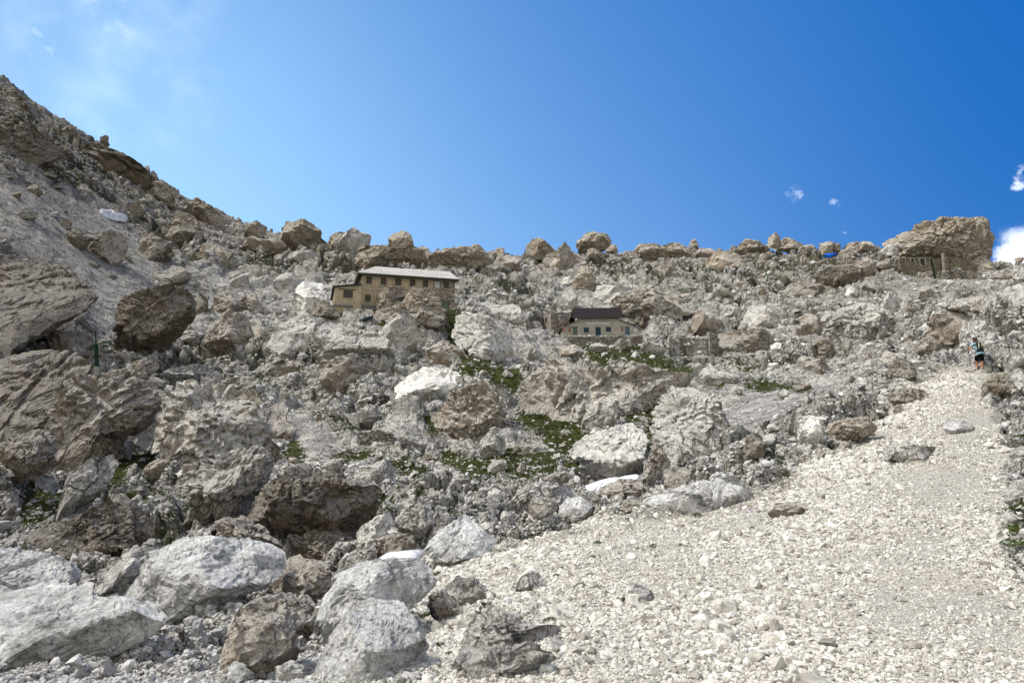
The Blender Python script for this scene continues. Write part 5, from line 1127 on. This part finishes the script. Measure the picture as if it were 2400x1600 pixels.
# ------------------------------------------------------------------ cable pylons
def lattice(mb, a, b, w0, w1, n=8, r=.02):
    a, b = Vector(a), Vector(b)
    cs = [(-1, -1), (1, -1), (1, 1), (-1, 1)]
    P = [[a.lerp(b, t / n) + Vector((sx * (w0 + (w1 - w0) * t / n) / 2, sy * (w0 + (w1 - w0) * t / n) / 2, 0)) for sx, sy in cs] for t in range(n + 1)]
    for t in range(n):
        for j in range(4):
            mb.bar(P[t][j], P[t + 1][j], r * 1.5, n=4); mb.bar(P[t][j], P[t + 1][(j + 1) % 4], r, n=4); mb.bar(P[t][j], P[t][(j + 1) % 4], r, n=4)
Yc = next(h for h in HEROES if h['ref'] == 'the pylon cliff')['Yf']
k = Yc / F; c = at(229, 862, Yc)
py1 = empty('cable_pylon', c, 0, label='green metal cable pylon leaning on top of the pylon cliff', cat='pylon')
mb = MB(); top = Vector(((216.5 - 229) * k, 0, (862 - 774) * k)); lattice(mb, (0, 0, -.3), top * .64, .15, .12, 9, .018); mb.bar(top * .62, top, .055, .03); mb.build('mast', MAT['greenmetal'], py1)
m1 = top * .64
a, b_ = m1 + Vector((-14 * k, 0, -4.5 * k)), m1 + Vector((36 * k, 0, 7 * k))
mb = MB(); mb.bar(a, b_, .05, n=4); mb.bar(a + Vector((-6 * k, -.1, -5 * k)), m1 + Vector((4 * k, -.1, -4 * k)), .04, n=4); mb.bar(m1 + Vector((0, 0, .25)), b_.lerp(m1, .35), .02, n=4); mb.build('cross_arm', MAT['greenmetal'], py1)
for t, dz in ((.0, 9), (.12, 7), (.62, 6), (.74, 9), (.92, 5)):
    p = a.lerp(b_, t); h = MB(); h.bar(p, p + Vector((.03, 0, -dz * k)), .018, n=4); h.bar(p + Vector((.03, -.06, -dz * k)), p + Vector((.03, .06, -dz * k)), .07, n=8); h.build('sheave_hanger', MAT['greenmetal'], py1)
MB().box(-.16, .16, -.16, .16, -.5, .08).build('footing', MAT['concrete'], py1)
Y2 = Yr - 6; k = Y2 / F; c = at(2193, 656, Y2)
py2 = empty('cable_pylon', c, 0, label='dark green leaning cable post before the ruin under the skyline block', cat='pylon')
top = Vector(((2186.5 - 2193) * k, 0, 51 * k)); mb = MB(); lattice(mb, (0, 0, -1.), top, .36, .3, 9, .03); mb.bar((0, 0, -1), top, .13); mb.build('mast', MAT['greenmetal'], py2)
mb = MB(); mb.bar(top + Vector((-11 * k, 0, -4 * k)), top + Vector((11 * k, 0, .5 * k)), .1, n=4); mb.build('cross_arm', MAT['greenmetal'], py2)
mb = MB(); mb.bar((-16 * k, -.2, 8 * k), (13 * k, -.2, 17 * k), .22, n=4); mb.build('cross_arm', MAT['greenmetal'], py2)
for px0, px1, off in ((464.5, 471, 0), (467.5, 473, 1)):
    Y = hit(467, 834)[0]; a = at(px0, 834, Y); b_ = at(px1, 790 + 2 * off, Y)
    mb = MB(); mb.bar((0, 0, -.3), b_ - a, .035, .03, 6); tag(mb.build('iron_post', MAT['rust'], None, loc=a), 'taller of two thin rusty iron posts left of the squared grey block' if off == 0 else 'shorter of two thin rusty iron posts left of the squared grey block', 'post', 'thin iron posts')
for dz in (0, 7):
    a = at(2290, 617 + dz, Yr + 30); b_ = at(2450, 621 + dz * 1.2, Yr + 25); mb = MB(); mb.bar((0, 0, 0), b_ - a, .02, n=4)
    tag(mb.build('overhead_cable', MAT['rust'], None, loc=a), ('upper' if dz == 0 else 'lower') + ' thin dark cable crossing the white cloud at the right skyline', 'cable')
# ------------------------------------------------------------------ tarpaulins
def drape(name, poly, Y, depth, mat, label, cat):
    P = np.array(poly); cx, cy = P.mean(0); c = at(cx, cy, Y); out = []
    for px, py in poly: p = at(px, py, Y); out.append((p[0] - c[0], p[2] - c[2]))
    me = rock_mesh(name, out, depth, 77, n=4, lean=.2, cuts=2, rough=.5, cracks=0, chips=0); me.polygons.foreach_set('use_smooth', np.ones(len(me.polygons), bool))
    return tag(obj(name, me, mat, loc=c), label, cat)
Yt = next(h for h in HEROES if 'square pillar of rock behind' in h['label'])['Yf']
drape('tarpaulin', [(1932, 596), (1938, 593), (1950, 594), (1961, 592), (1960, 599), (1950, 601), (1944, 607), (1937, 603)], Yt - 7, 1.2, MAT['bluetarp'], 'bright blue tarpaulin between skyline rocks at the square pillars', 'tarpaulin')
drape('plastic_sheet', [(846, 749), (858, 744), (866, 740), (873, 738), (875, 746), (866, 747), (856, 750), (848, 752)], hit(862, 750)[0], .6, MAT['darktarp'], 'crumpled dark blue sheet lying below the house', 'sheet')
# ------------------------------------------------------------------ snow patches
def snow(fr, pts, label, lift=.12):
    x0, y0, s = FR[fr]; poly = np.array([(x0 + s * a, y0 + s * b) for a, b in pts]); nb = len(poly)
    dense = np.concatenate([poly[k] + (poly[(k + 1) % nb] - poly[k]) * np.linspace(0, 1, 8, endpoint=False)[:, None] for k in range(nb)]); cen = poly.mean(0)
    Yc0 = hit(cen[0], cen[1], smooth=True)[0]
    rings = [1., .92, .8, .65, .5, .33, .16]; V = []; nD = len(dense)
    for f in rings:
        for p in dense:
            q_ = cen + (p - cen) * f; Y, _ = hit(q_[0], q_[1], smooth=True); Y = min(max(Y, .9 * Yc0), 1.12 * Yc0); w = at(q_[0], q_[1], Y)
            gz = ground_z(w[0], w[1]); V.append(np.array([w[0], w[1], .2 * gz + .8 * w[2] + lift * (1 - f ** 5) * (.5 + Y / 90) - .15 * (f == 1.)]))
    Y, _ = hit(cen[0], cen[1], smooth=True); w = at(cen[0], cen[1], Y); V.append(np.array([w[0], w[1], w[2] + lift * (.5 + Y / 90)]))
    Fc = []
    for r_ in range(len(rings) - 1):
        for k in range(nD): a, b_ = r_ * nD + k, r_ * nD + (k + 1) % nD; Fc.append((a, b_, b_ + nD, a + nD))
    for k in range(nD): Fc.append(((len(rings) - 1) * nD + k, (len(rings) - 1) * nD + (k + 1) % nD, len(V) - 1))
    V = np.array(V); o0 = V.mean(0); tag(obj('snow_patch', new_mesh('snow_patch', V - o0, Fc, True), MAT['snow'], loc=o0), label, 'snow', 'old snow patches')
snow('A', [(655, 983), (720, 988), (790, 1008), (855, 1022), (845, 1048), (780, 1040), (710, 1024), (670, 1005)], 'thin white snow strip high on the left scree', .5)
snow('F', [(1880, 462), (1990, 430), (2085, 372), (2170, 345), (2140, 420), (2070, 468), (1960, 475)], 'white snow patch between the brown loaf boulder and the pale pyramid rock', .25)
snow('G', [(755, 1030), (850, 990), (950, 962), (1080, 945), (1195, 925), (1185, 965), (1060, 1000), (900, 1035), (830, 1052)], 'long white snow patch below the big white slab', .35)
snow('G', [(115, 1335), (180, 1308), (330, 1290), (340, 1305), (230, 1330), (150, 1345)], 'tiny white snow remnant right of the pale pyramid rock', .2)
# ------------------------------------------------------------------ cushion plants and tufts on the gravel
def plant_mesh(seed, kind):
    rg = np.random.default_rng(seed); mb = MB()
    for _ in range(190 if kind == 'cushion' else 90):
        a = rg.uniform(0, 2 * math.pi); d = math.sqrt(rg.random()); e_ = rg.uniform(.75, 1.15)
        if kind == 'cushion':
            p = Vector((d * math.cos(a), d * math.sin(a), .42 * (1 - d * d) * e_)); n = Vector((p.x, p.y, .8)).normalized(); t = n.orthogonal().normalized(); t.rotate(Matrix.Rotation(rg.uniform(0, 6.28), 3, n)); b_ = n.cross(t)
            w = rg.uniform(.07, .15); mb.add([p - t * w, p + b_ * w * .5 + n * .06, p + t * w + n * .1, p - b_ * w * .5 + n * .03], [(0, 1, 2, 3)])
        else:
            p = Vector((.5 * d * math.cos(a), .5 * d * math.sin(a), 0)); h = rg.uniform(.5, 1.1); ln = Vector((math.cos(a) * d, math.sin(a) * d, 0)) * rg.uniform(.4, .9); s = Vector((-math.sin(a), math.cos(a), 0)) * .035
            mb.add([p - s, p + s, p + ln * .5 + Vector((0, 0, h * .7)), p + ln + Vector((0, 0, h))], [(0, 1, 2), (0, 2, 3)])
    return new_mesh('plant', mb.v, mb.f)
PM = {('cushion', k): plant_mesh(40 + k, 'cushion') for k in range(3)}; PM.update({('tuft', k): plant_mesh(60 + k, 'tuft') for k in range(2)})
for me in PM.values(): me.materials.append(MAT['leaf'])
def plant(px, py, w, kind, label, k=0, group=None):
    Y, _ = hit(px, py); c = at(px, py, Y); c[2] = ground_z(c[0], c[1]) + .0
    o = obj('cushion_plant' if kind == 'cushion' else 'grass_tuft', PM[(kind, k)], None, loc=c); r = w / 2 * Y / F; o.scale = (r, r, r * (1.1 if kind == 'cushion' else 1.)); o.rotation_euler = (0, 0, px % 6)
    return tag(o, label, 'plant', group or 'green plants on the gravel')
I = lambda x, y: (900 + x * .38265, 1150 + y * .38265)
for x, y, w, kd, lb in [(1205, 592, 34, 'cushion', 'bright green cushion, left one of the pair in mid gravel'), (1315, 600, 30, 'cushion', 'darker green cushion, right one of the pair in mid gravel'), (1365, 630, 18, 'cushion', 'small brownish cushion at the right foot of the pair'),
    (1308, 325, 28, 'cushion', 'small green cushion on the upper gravel'), (1282, 412, 24, 'cushion', 'dark grey green cushion below the upper gravel cushion'), (1650, 345, 24, 'cushion', 'dark green cushion near the white stone on the upper gravel'),
    (1835, 340, 14, 'cushion', 'tiny green cushion right of the dark one on the upper gravel'), (1495, 540, 16, 'cushion', 'tiny green plant among grey stones in mid gravel'), (315, 520, 22, 'tuft', 'dark green tuft right of the tilted grey boulder'), (560, 500, 14, 'cushion', 'tiny moss cushion near the pale pyramid rock'),
    (630, 712, 26, 'tuft', 'green tuft above the mossy lumpy outcrop'), (235, 785, 40, 'tuft', 'long bladed grass tuft under the tilted grey boulder'), (1020, 802, 36, 'cushion', 'dark moss cushion hanging under the flat topped white rock'), (1090, 845, 26, 'cushion', 'green moss below the flat topped white rock, right end'),
    (405, 1005, 30, 'cushion', 'brown green moss at the left tip of the mossy lumpy outcrop'), (495, 985, 34, 'cushion', 'bright moss in the cleft of the mossy lumpy outcrop, left'), (785, 950, 44, 'cushion', 'bright moss in the cleft of the mossy lumpy outcrop, middle'), (1080, 915, 28, 'cushion', 'bright moss in the cleft of the mossy lumpy outcrop, right'),
    (350, 950, 22, 'tuft', 'thin grass tuft beside the whitish rounded boulder'), (1920, 160, 34, 'cushion', 'green cushion under the cracked slab at the gravel edge'), (2258, 232, 16, 'cushion', 'tiny green plant on the gravel below the violet flowers'), (1452, 680, 22, 'tuft', 'dark grass tuft left of the smooth pale hump'), (1070, 690, 16, 'cushion', 'tiny dark cushion below the brown cushion pair')]:
    plant(*I(x, y), w, kd, lb, int(x) % (3 if kd == 'cushion' else 2))
Hh_ = lambda x, y: (1700 + x * .47847, 850 + y * .47847)
for x, y, w, lb in [(1420, 890, 60, 'broad moss cushion at the right picture edge, lower'), (1400, 825, 44, 'broad moss cushion at the right picture edge, middle'), (1425, 665, 44, 'moss cushion at the right picture edge, upper'), (1340, 885, 20, 'small moss cushion inward of the right edge moss'), (1420, 960, 30, 'lowest moss cushion at the right picture edge'), (1435, 375, 30, 'moss under the uppermost rock at the right edge'), (800, 490, 26, 'moss below the cracked flat rock in the trail'), (290, 548, 20, 'moss on the rock bank left of the trail')]:
    plant(*Hh_(x, y), w, 'cushion', lb, int(x) % 3)
fl = MB(); rg = np.random.default_rng(3)
for _ in range(40):
    p = Vector((rg.normal(0, .5), rg.normal(0, .3), rg.uniform(.1, .5))); w = .09
    for a in range(4): t = a * math.pi / 2; fl.add([p, p + Vector((w * math.cos(t - .5), w * math.sin(t - .5), .03)), p + Vector((w * math.cos(t + .5), w * math.sin(t + .5), .03))], [(0, 1, 2)])
fme = new_mesh('flower_clump', fl.v, fl.f); fme.materials.append(MAT['flower'])
for x, y, lb in ((130, 735, 'violet flowers right of the cracked slab at the gravel edge'), (300, 742, 'violet flowers at the foot of the long low mossy rock')):
    px_, py_ = Hh_(x, y); Y, _ = hit(px_, py_); c = at(px_, py_, Y); o = obj('flower_clump', fme, None, loc=c); o.scale = (.2, .2, .2); tag(o, lb, 'flowers', 'violet flower clumps')
# ------------------------------------------------------------------ people
def skin(name, pts, edges, mat, parent, lv=2, root=0):
    """pts: list of (x,y,z,r) or (x,y,z,(rx,ry)); a smooth tapering body grown from a skeleton"""
    me = bpy.data.meshes.new(name); me.from_pydata([p[:3] for p in pts], edges, [])
    o = obj(name, me, mat, parent)
    md = o.modifiers.new('skin', 'SKIN'); md.use_smooth_shade = True
    if not me.skin_vertices: return o
    for v, p in zip(me.skin_vertices[0].data, pts):
        r = p[3]; v.radius = r if isinstance(r, tuple) else (r, r); v.use_root = False
    me.skin_vertices[0].data[root].use_root = True
    s = o.modifiers.new('smooth', 'SUBSURF'); s.levels = lv; s.render_levels = lv
    return o
def body(parent, J):
    pts = []; ed = []
    def add(p, r, prev=None):
        pts.append((p[0], p[1], p[2], r)); i = len(pts) - 1
        if prev is not None: ed.append((prev, i))
        return i
    mid = lambda a, b, t: tuple(a[k] + (b[k] - a[k]) * t for k in range(3))
    pel = add(J['pelvis'], (.145, .11)); wa = add(mid(J['pelvis'], J['chest'], .5), (.135, .10), pel); ch = add(J['chest'], (.165, .12), wa)
    ub = add(mid(J['chest'], J['neck'], .6), (.12, .09), ch); nk = add(J['neck'], .055, ub); h0 = add(mid(J['neck'], J['head'], .55), .07, nk); h1 = add(J['head'], (.08, .098), h0); ht = add(tuple(J['head'][k] + (0, .0, .085)[k] for k in range(3)), .055, h1)
    f = J['face']; add(tuple(J['head'][k] + f[k] * .105 + (0, 0, -.02)[k] for k in range(3)), .014, h1)
    sx = (f[1], -f[0], 0)
    for s in (-1, 1): add(tuple(J['head'][k] + sx[k] * .088 * s + (0, 0, -.015)[k] for k in range(3)), .014, h1)
    for s in ('L', 'R'):
        sh = add(J['sh' + s], .058, ub); e1 = add(mid(J['sh' + s], J['el' + s], .5), .047, sh); el = add(J['el' + s], .04, e1); f1 = add(mid(J['el' + s], J['wr' + s], .4), .039, el); wr = add(J['wr' + s], .027, f1)
        w, hd = Vector(J['wr' + s]), Vector(J['ha' + s]); d = (hd - w).normalized(); pm = add(tuple(w + d * .055), (.036, .017), wr); kn = add(tuple(w + d * .095), (.037, .014), pm)
        sd = Vector(J['thumb' + s]).normalized(); nrm = d.cross(sd).normalized()
        for q_, ln in zip((-1.4, -.5, .45, 1.3), (.062, .078, .083, .072)):
            b0 = w + d * .1 + sd * (.018 * q_); a = add(tuple(b0), .0085, kn); b1 = b0 + d * ln * .5 + nrm * .012; a = add(tuple(b1), .008, a); a = add(tuple(b1 + d * ln * .12 + nrm * ln * .55), .007, a)
        t0 = w + d * .045 + sd * .036; a = add(tuple(t0), .0115, pm); a = add(tuple(t0 + d * .03 + sd * .02 + nrm * .018), .009, a)
        hp = add(J['hip' + s], .088, pel); t1 = add(mid(J['hip' + s], J['kn' + s], .5), .076, hp); kn_ = add(J['kn' + s], .056, t1); cf = add(mid(J['kn' + s], J['an' + s], .35), .058, kn_); an = add(J['an' + s], .037, cf); add(J['to' + s], (.042, .03), an)
    return skin('body', pts, ed, MAT['skin'], parent, 2, pel)
Yh = hit(2302, 873)[0]; c = at(2301, 873.5, Yh); k = Yh / F / .02      # about 1.7 m tall
J = dict(pelvis=(0, 0, .93), chest=(-.01, .13, 1.30), neck=(-.03, .21, 1.47), head=(-.035, .27, 1.585), face=(0, 1, -.3),
    shR=(.175, .17, 1.385), elR=(.295, .10, 1.185), wrR=(.35, .30, 1.255), haR=(.365, .38, 1.27), thumbR=(-.6, 0, .6),
    shL=(-.215, .17, 1.375), elL=(-.44, .06, 1.16), wrL=(-.385, .25, 1.05), haL=(-.36, .32, 1.03), thumbL=(.6, 0, .6),
    hipR=(.10, 0, .90), knR=(.065, .03, .50), anR=(.02, -.06, .10), toR=(.03, .12, .05), hipL=(-.10, .02, .90), knL=(-.07, .22, .56), anL=(-.03, .16, .19), toL=(-.03, .34, .17))
hiker = empty('person', c, 0, label='person seen from behind walking up the trail with two trekking poles', cat='person')
hiker.scale = (k, k, k)
body(hiker, J)
m_ = lambda a, b, t: tuple(J[a][i] + (J[b][i] - J[a][i]) * t for i in range(3))
sp = [(0, .01, 1.0, (.168, .135)), (-.005, .07, 1.15, (.165, .13)), (-.01, .13, 1.30, (.19, .142)), (-.02, .175, 1.41, (.14, .105)), (-.03, .2, 1.455, .075), (*m_('shR', 'elR', .02), .082), (*m_('shR', 'elR', .58), .068), (*m_('shL', 'elL', .02), .082), (*m_('shL', 'elL', .55), .068), (0, -.005, .95, (.172, .138))]
skin('shirt', sp, [(9, 0), (0, 1), (1, 2), (2, 3), (3, 4), (3, 5), (5, 6), (3, 7), (7, 8)], MAT['shirt'], hiker, 2, 0)
st = [(0, .01, .97, (.16, .128)), (.095, .0, .88, (.115, .12)), (*m_('hipR', 'knR', .55), .108), (*m_('hipR', 'knR', .92), .088), (-.095, .02, .88, (.115, .12)), (*m_('hipL', 'knL', .55), .108), (*m_('hipL', 'knL', .95), .092), (0, .0, .90, (.15, .125))]
skin('shorts', st, [(0, 7), (7, 1), (1, 2), (2, 3), (7, 4), (4, 5), (5, 6)], MAT['black'], hiker, 2, 7)
for s in ('R', 'L'):
    a, t = J['an' + s], J['to' + s]
    skin('boot', [(a[0], a[1], a[2] + .12, .052), (a[0], a[1] - .005, a[2] + .03, .052), (a[0], a[1] - .03, a[2] - .04, (.045, .05)), ((a[0] + t[0]) / 2, (a[1] + t[1]) / 2, t[2], (.046, .04)), (t[0], t[1] + .03, t[2] - .01, (.042, .03))], [(0, 1), (1, 2), (1, 3), (3, 4)], MAT['boot'], hiker, 2, 1)
skin('hair', [(-.035, .255, 1.60, (.088, .10)), (-.035, .265, 1.655, (.076, .088)), (-.035, .27, 1.69, .045), (-.035, .215, 1.555, (.07, .045))], [(0, 1), (1, 2), (0, 3)], MAT['hair'], hiker, 2, 0)
pk = empty('backpack', c, 0, label='black and grey daypack with pale yellow trim on the walking person', cat='backpack'); pk.scale = (k, k, k)
def puff(name, cx, cy, cz, sx, sy, sz, mat, parent, e=.55, tilt=.3, n=4):
    D, Fc = ico(n); P = np.sign(D) * np.abs(D) ** e * np.array([sx, sy, sz]); P[:, 1] += tilt * P[:, 2]
    return obj(name, new_mesh(name, P + np.array([cx, cy, cz]), Fc, True), mat, parent)
puff('pack_bag', -.035, -.065, 1.23, .135, .085, .235, MAT['pack'], pk)
puff('front_pocket', -.04, -.16, 1.20, .085, .035, .13, MAT['black'], pk)
puff('hip_pad', -.03, -.06, 1.045, .17, .09, .05, MAT['black'], pk, tilt=.1)
for s in (-1, 1):
    mb = MB(); pth = [(-.035 + s * .06, -.10, 1.40), (-.035 + s * .09, -.16, 1.28), (-.035 + s * .115, -.16, 1.18), (-.035 + s * .085, -.15, 1.11)]
    for a, b_ in zip(pth[:-1], pth[1:]): mb.bar(a, b_, .018)
    mb.build('side_trim', MAT['packtrim'], pk)
    mb = MB(); pth = [(-.03 + s * .1, .07, 1.46), (-.03 + s * .115, .2, 1.47), (-.03 + s * .125, .3, 1.36), (-.02 + s * .14, .24, 1.18), (-.02 + s * .15, .05, 1.1)]
    for a, b_ in zip(pth[:-1], pth[1:]): mb.bar(a, b_, .022)
    mb.build('shoulder_strap', MAT['pack'], pk)
mb = MB(); mb.bar((-.035, -.19, 1.38), (-.04, -.2, 1.05), .012); mb.build('strap', MAT['stonetrim'], pk)
for nm, a, b_, lb in (('R', (.355, .36, 1.30), (.625, .16, .03), 'trekking pole held out to the right of the walking person'), ('L', (-.335, .31, 1.06), (-.385, .12, .0), 'trekking pole on the left of the walking person')):
    a, b_ = Vector(a), Vector(b_); pl = empty('trekking_pole', c, 0, label=lb, cat='trekking pole', group='trekking poles'); pl.scale = (k, k, k)
    MB().bar(a, b_, .011, .008, 8).build('shaft', MAT['pole'], pl); d = (a - b_).normalized(); MB().bar(a - d * .1, a + d * .05, .018, .02, 8).build('grip', MAT['black'], pl); MB().bar(b_ + d * .06, b_ + d * .075, .035, .02, 10).build('basket', MAT['black'], pl)
def bystander(px, py, Y, h, top, low, label):
    c = at(px, py, Y); p = empty('person', c, R(160), label=label, cat='person', group='distant people at the ruin'); s = h / 1.7; p.scale = (s, s, s)
    J2 = dict(pelvis=(0, 0, .95), chest=(0, .02, 1.28), neck=(0, .0, 1.46), head=(0, .02, 1.58), face=(0, 1, 0), shR=(.18, 0, 1.38), elR=(.23, -.03, 1.12), wrR=(.22, .08, .9), haR=(.22, .1, .84), thumbR=(0, 1, 0), shL=(-.18, 0, 1.38), elL=(-.23, -.03, 1.12), wrL=(-.22, .08, .9), haL=(-.22, .1, .84), thumbL=(0, 1, 0),
        hipR=(.09, 0, .9), knR=(.1, .02, .5), anR=(.1, 0, .08), toR=(.11, .14, .04), hipL=(-.09, 0, .9), knL=(-.1, .02, .5), anL=(-.1, 0, .08), toL=(-.11, .14, .04))
    body(p, J2)
    skin('shirt', [(0, 0, .98, (.16, .125)), (0, .02, 1.28, (.185, .14)), (0, .01, 1.42, .09), (.19, 0, 1.38, .075), (.225, -.02, 1.18, .06), (-.19, 0, 1.38, .075), (-.225, -.02, 1.18, .06)], [(0, 1), (1, 2), (1, 3), (3, 4), (1, 5), (5, 6)], top, p, 2, 1)
    skin('trousers', [(0, 0, .95, (.155, .12)), (.095, 0, .85, .1), (.1, .02, .5, .075), (.1, 0, .12, .058), (-.095, 0, .85, .1), (-.1, .02, .5, .075), (-.1, 0, .12, .058)], [(0, 1), (1, 2), (2, 3), (0, 4), (4, 5), (5, 6)], low, p, 2, 0)
    skin('hair', [(0, .0, 1.6, (.088, .1)), (0, 0, 1.67, .07)], [(0, 1)], MAT['hair'], p, 2, 0)
bystander(1320.5, 779, 139, 1.5, MAT['bluecloth'], MAT['red'], 'distant person in blue standing at the left corner of the hut')
bystander(1262, 770, 146, 1.45, MAT['white'], MAT['black'], 'distant person in white standing before the left wall of the ruin')

# ------------------------------------------------------------------ sky and sun
SUN_EL, SUN_AZ = R(56), R(-88)          # azimuth from +Y, negative to the left
w = bpy.data.worlds.new('World'); scene.world = w; w.use_nodes = True; nt = w.node_tree; nt.nodes.clear(); q = NT(nt)
sky = q.n('ShaderNodeTexSky', {'sky_type': 'NISHITA', 'sun_disc': False, 'sun_elevation': SUN_EL, 'sun_rotation': SUN_AZ, 'altitude': 2500., 'air_density': 1.15, 'dust_density': .8, 'ozone_density': 3.2})
dirv = q.n('ShaderNodeTexCoord').outputs['Generated']
hsv = q.n('ShaderNodeHueSaturation', None, Saturation=1.22, Value=1.0, Color=sky.outputs[0])
skyc = q.mix(1., hsv.outputs[0], SKYTINT if 'SKYTINT' in globals() else (1., 1., 1.), 'MULTIPLY')
def region(px, py, r0, r1):
    u, s = ray(px, py); d = Vector((u, 1, s)).normalized()
    dt = q.n('ShaderNodeVectorMath', {'operation': 'DOT_PRODUCT'}, _0=dirv, _1=d).outputs['Value']
    return q.ss(dt, math.cos(r1), math.cos(r0), 0, 1)
n1 = q.noise(dirv, 16., 8, .58); n2 = q.noise(dirv, 60., 8, .62)
cl = None
for px, py, r0, r1, lo, hi, am, nn in ((2425, 640, .018, .062, .42, .56, 1., n1), (2400, 420, .004, .022, .50, .72, .7, n2), (1957, 477, .002, .010, .50, .78, .6, n2), (1978, 554, .002, .010, .50, .78, .45, n2), (1860, 457, .002, .02, .56, .8, .35, n2), (255, 5, .01, .06, .46, .9, .5, n1), (85, 105, .006, .03, .50, .9, .35, n2), (230, 90, .02, .19, .34, 1., .18, n1)):
    f = q.math('MULTIPLY', q.ss(q.math('ADD', nn, q.math('MULTIPLY', q.math('SUBTRACT', region(px, py, r0, r1), .5), .26)), lo + .06, hi + .06), q.math('MULTIPLY', region(px, py, r0, r1 * 1.1), am))
    cl = f if cl is None else q.math('MAXIMUM', cl, f)
haze = q.math('MULTIPLY', region(950, 690, .0, .85), .70)
c1 = q.mix(haze, skyc, HAZE if 'HAZE' in globals() else (5.0, 8.6, 12.6))
deep = q.math('MULTIPLY', region(2400, -600, .1, 1.22), .82)
c1 = q.mix(deep, c1, DEEP if 'DEEP' in globals() else (.05, 1.35, 5.0))
c2 = q.mix(cl, c1, (14., 15., 16.))
# unseen bright cloud behind the viewpoint, added as neutral fill light
ys = q.n('ShaderNodeSeparateXYZ', None, _0=dirv).outputs
fill_cloud = q.math('MULTIPLY', q.math('MULTIPLY', q.ss(ys[1], .15, -.35), q.ss(ys[2], .0, .15)), q.ss(q.noise(dirv, 2.2, 8, .6), .40, .52))
c2 = q.mix(fill_cloud, c2, (10.5, 10.1, 9.5))
bg = q.n('ShaderNodeBackground', None, Strength=.12, Color=c2); out = q.n('ShaderNodeOutputWorld'); nt.links.new(bg.outputs[0], out.inputs[0])
sd = bpy.data.lights.new('sun', 'SUN'); sd.energy = 4.95; sd.angle = R(6); sd.color = (1., .95, .87)
so = bpy.data.objects.new('sun', sd); COL.objects.link(so)
d = Vector((math.sin(SUN_AZ) * math.cos(SUN_EL), math.cos(SUN_AZ) * math.cos(SUN_EL), math.sin(SUN_EL)))
so.rotation_euler = d.to_track_quat('Z', 'Y').to_euler(); so.location = (0, 0, 120)
vs = scene.view_settings; vs.view_transform = 'Standard'; vs.look = 'None'; vs.exposure = 0; vs.gamma = 1
scene.cycles.max_bounces = 4; scene.cycles.diffuse_bounces = 3; scene.cycles.use_denoising = True
scene.cycles.use_adaptive_sampling = True; scene.cycles.adaptive_threshold = .03; scene.cycles.adaptive_min_samples = 20
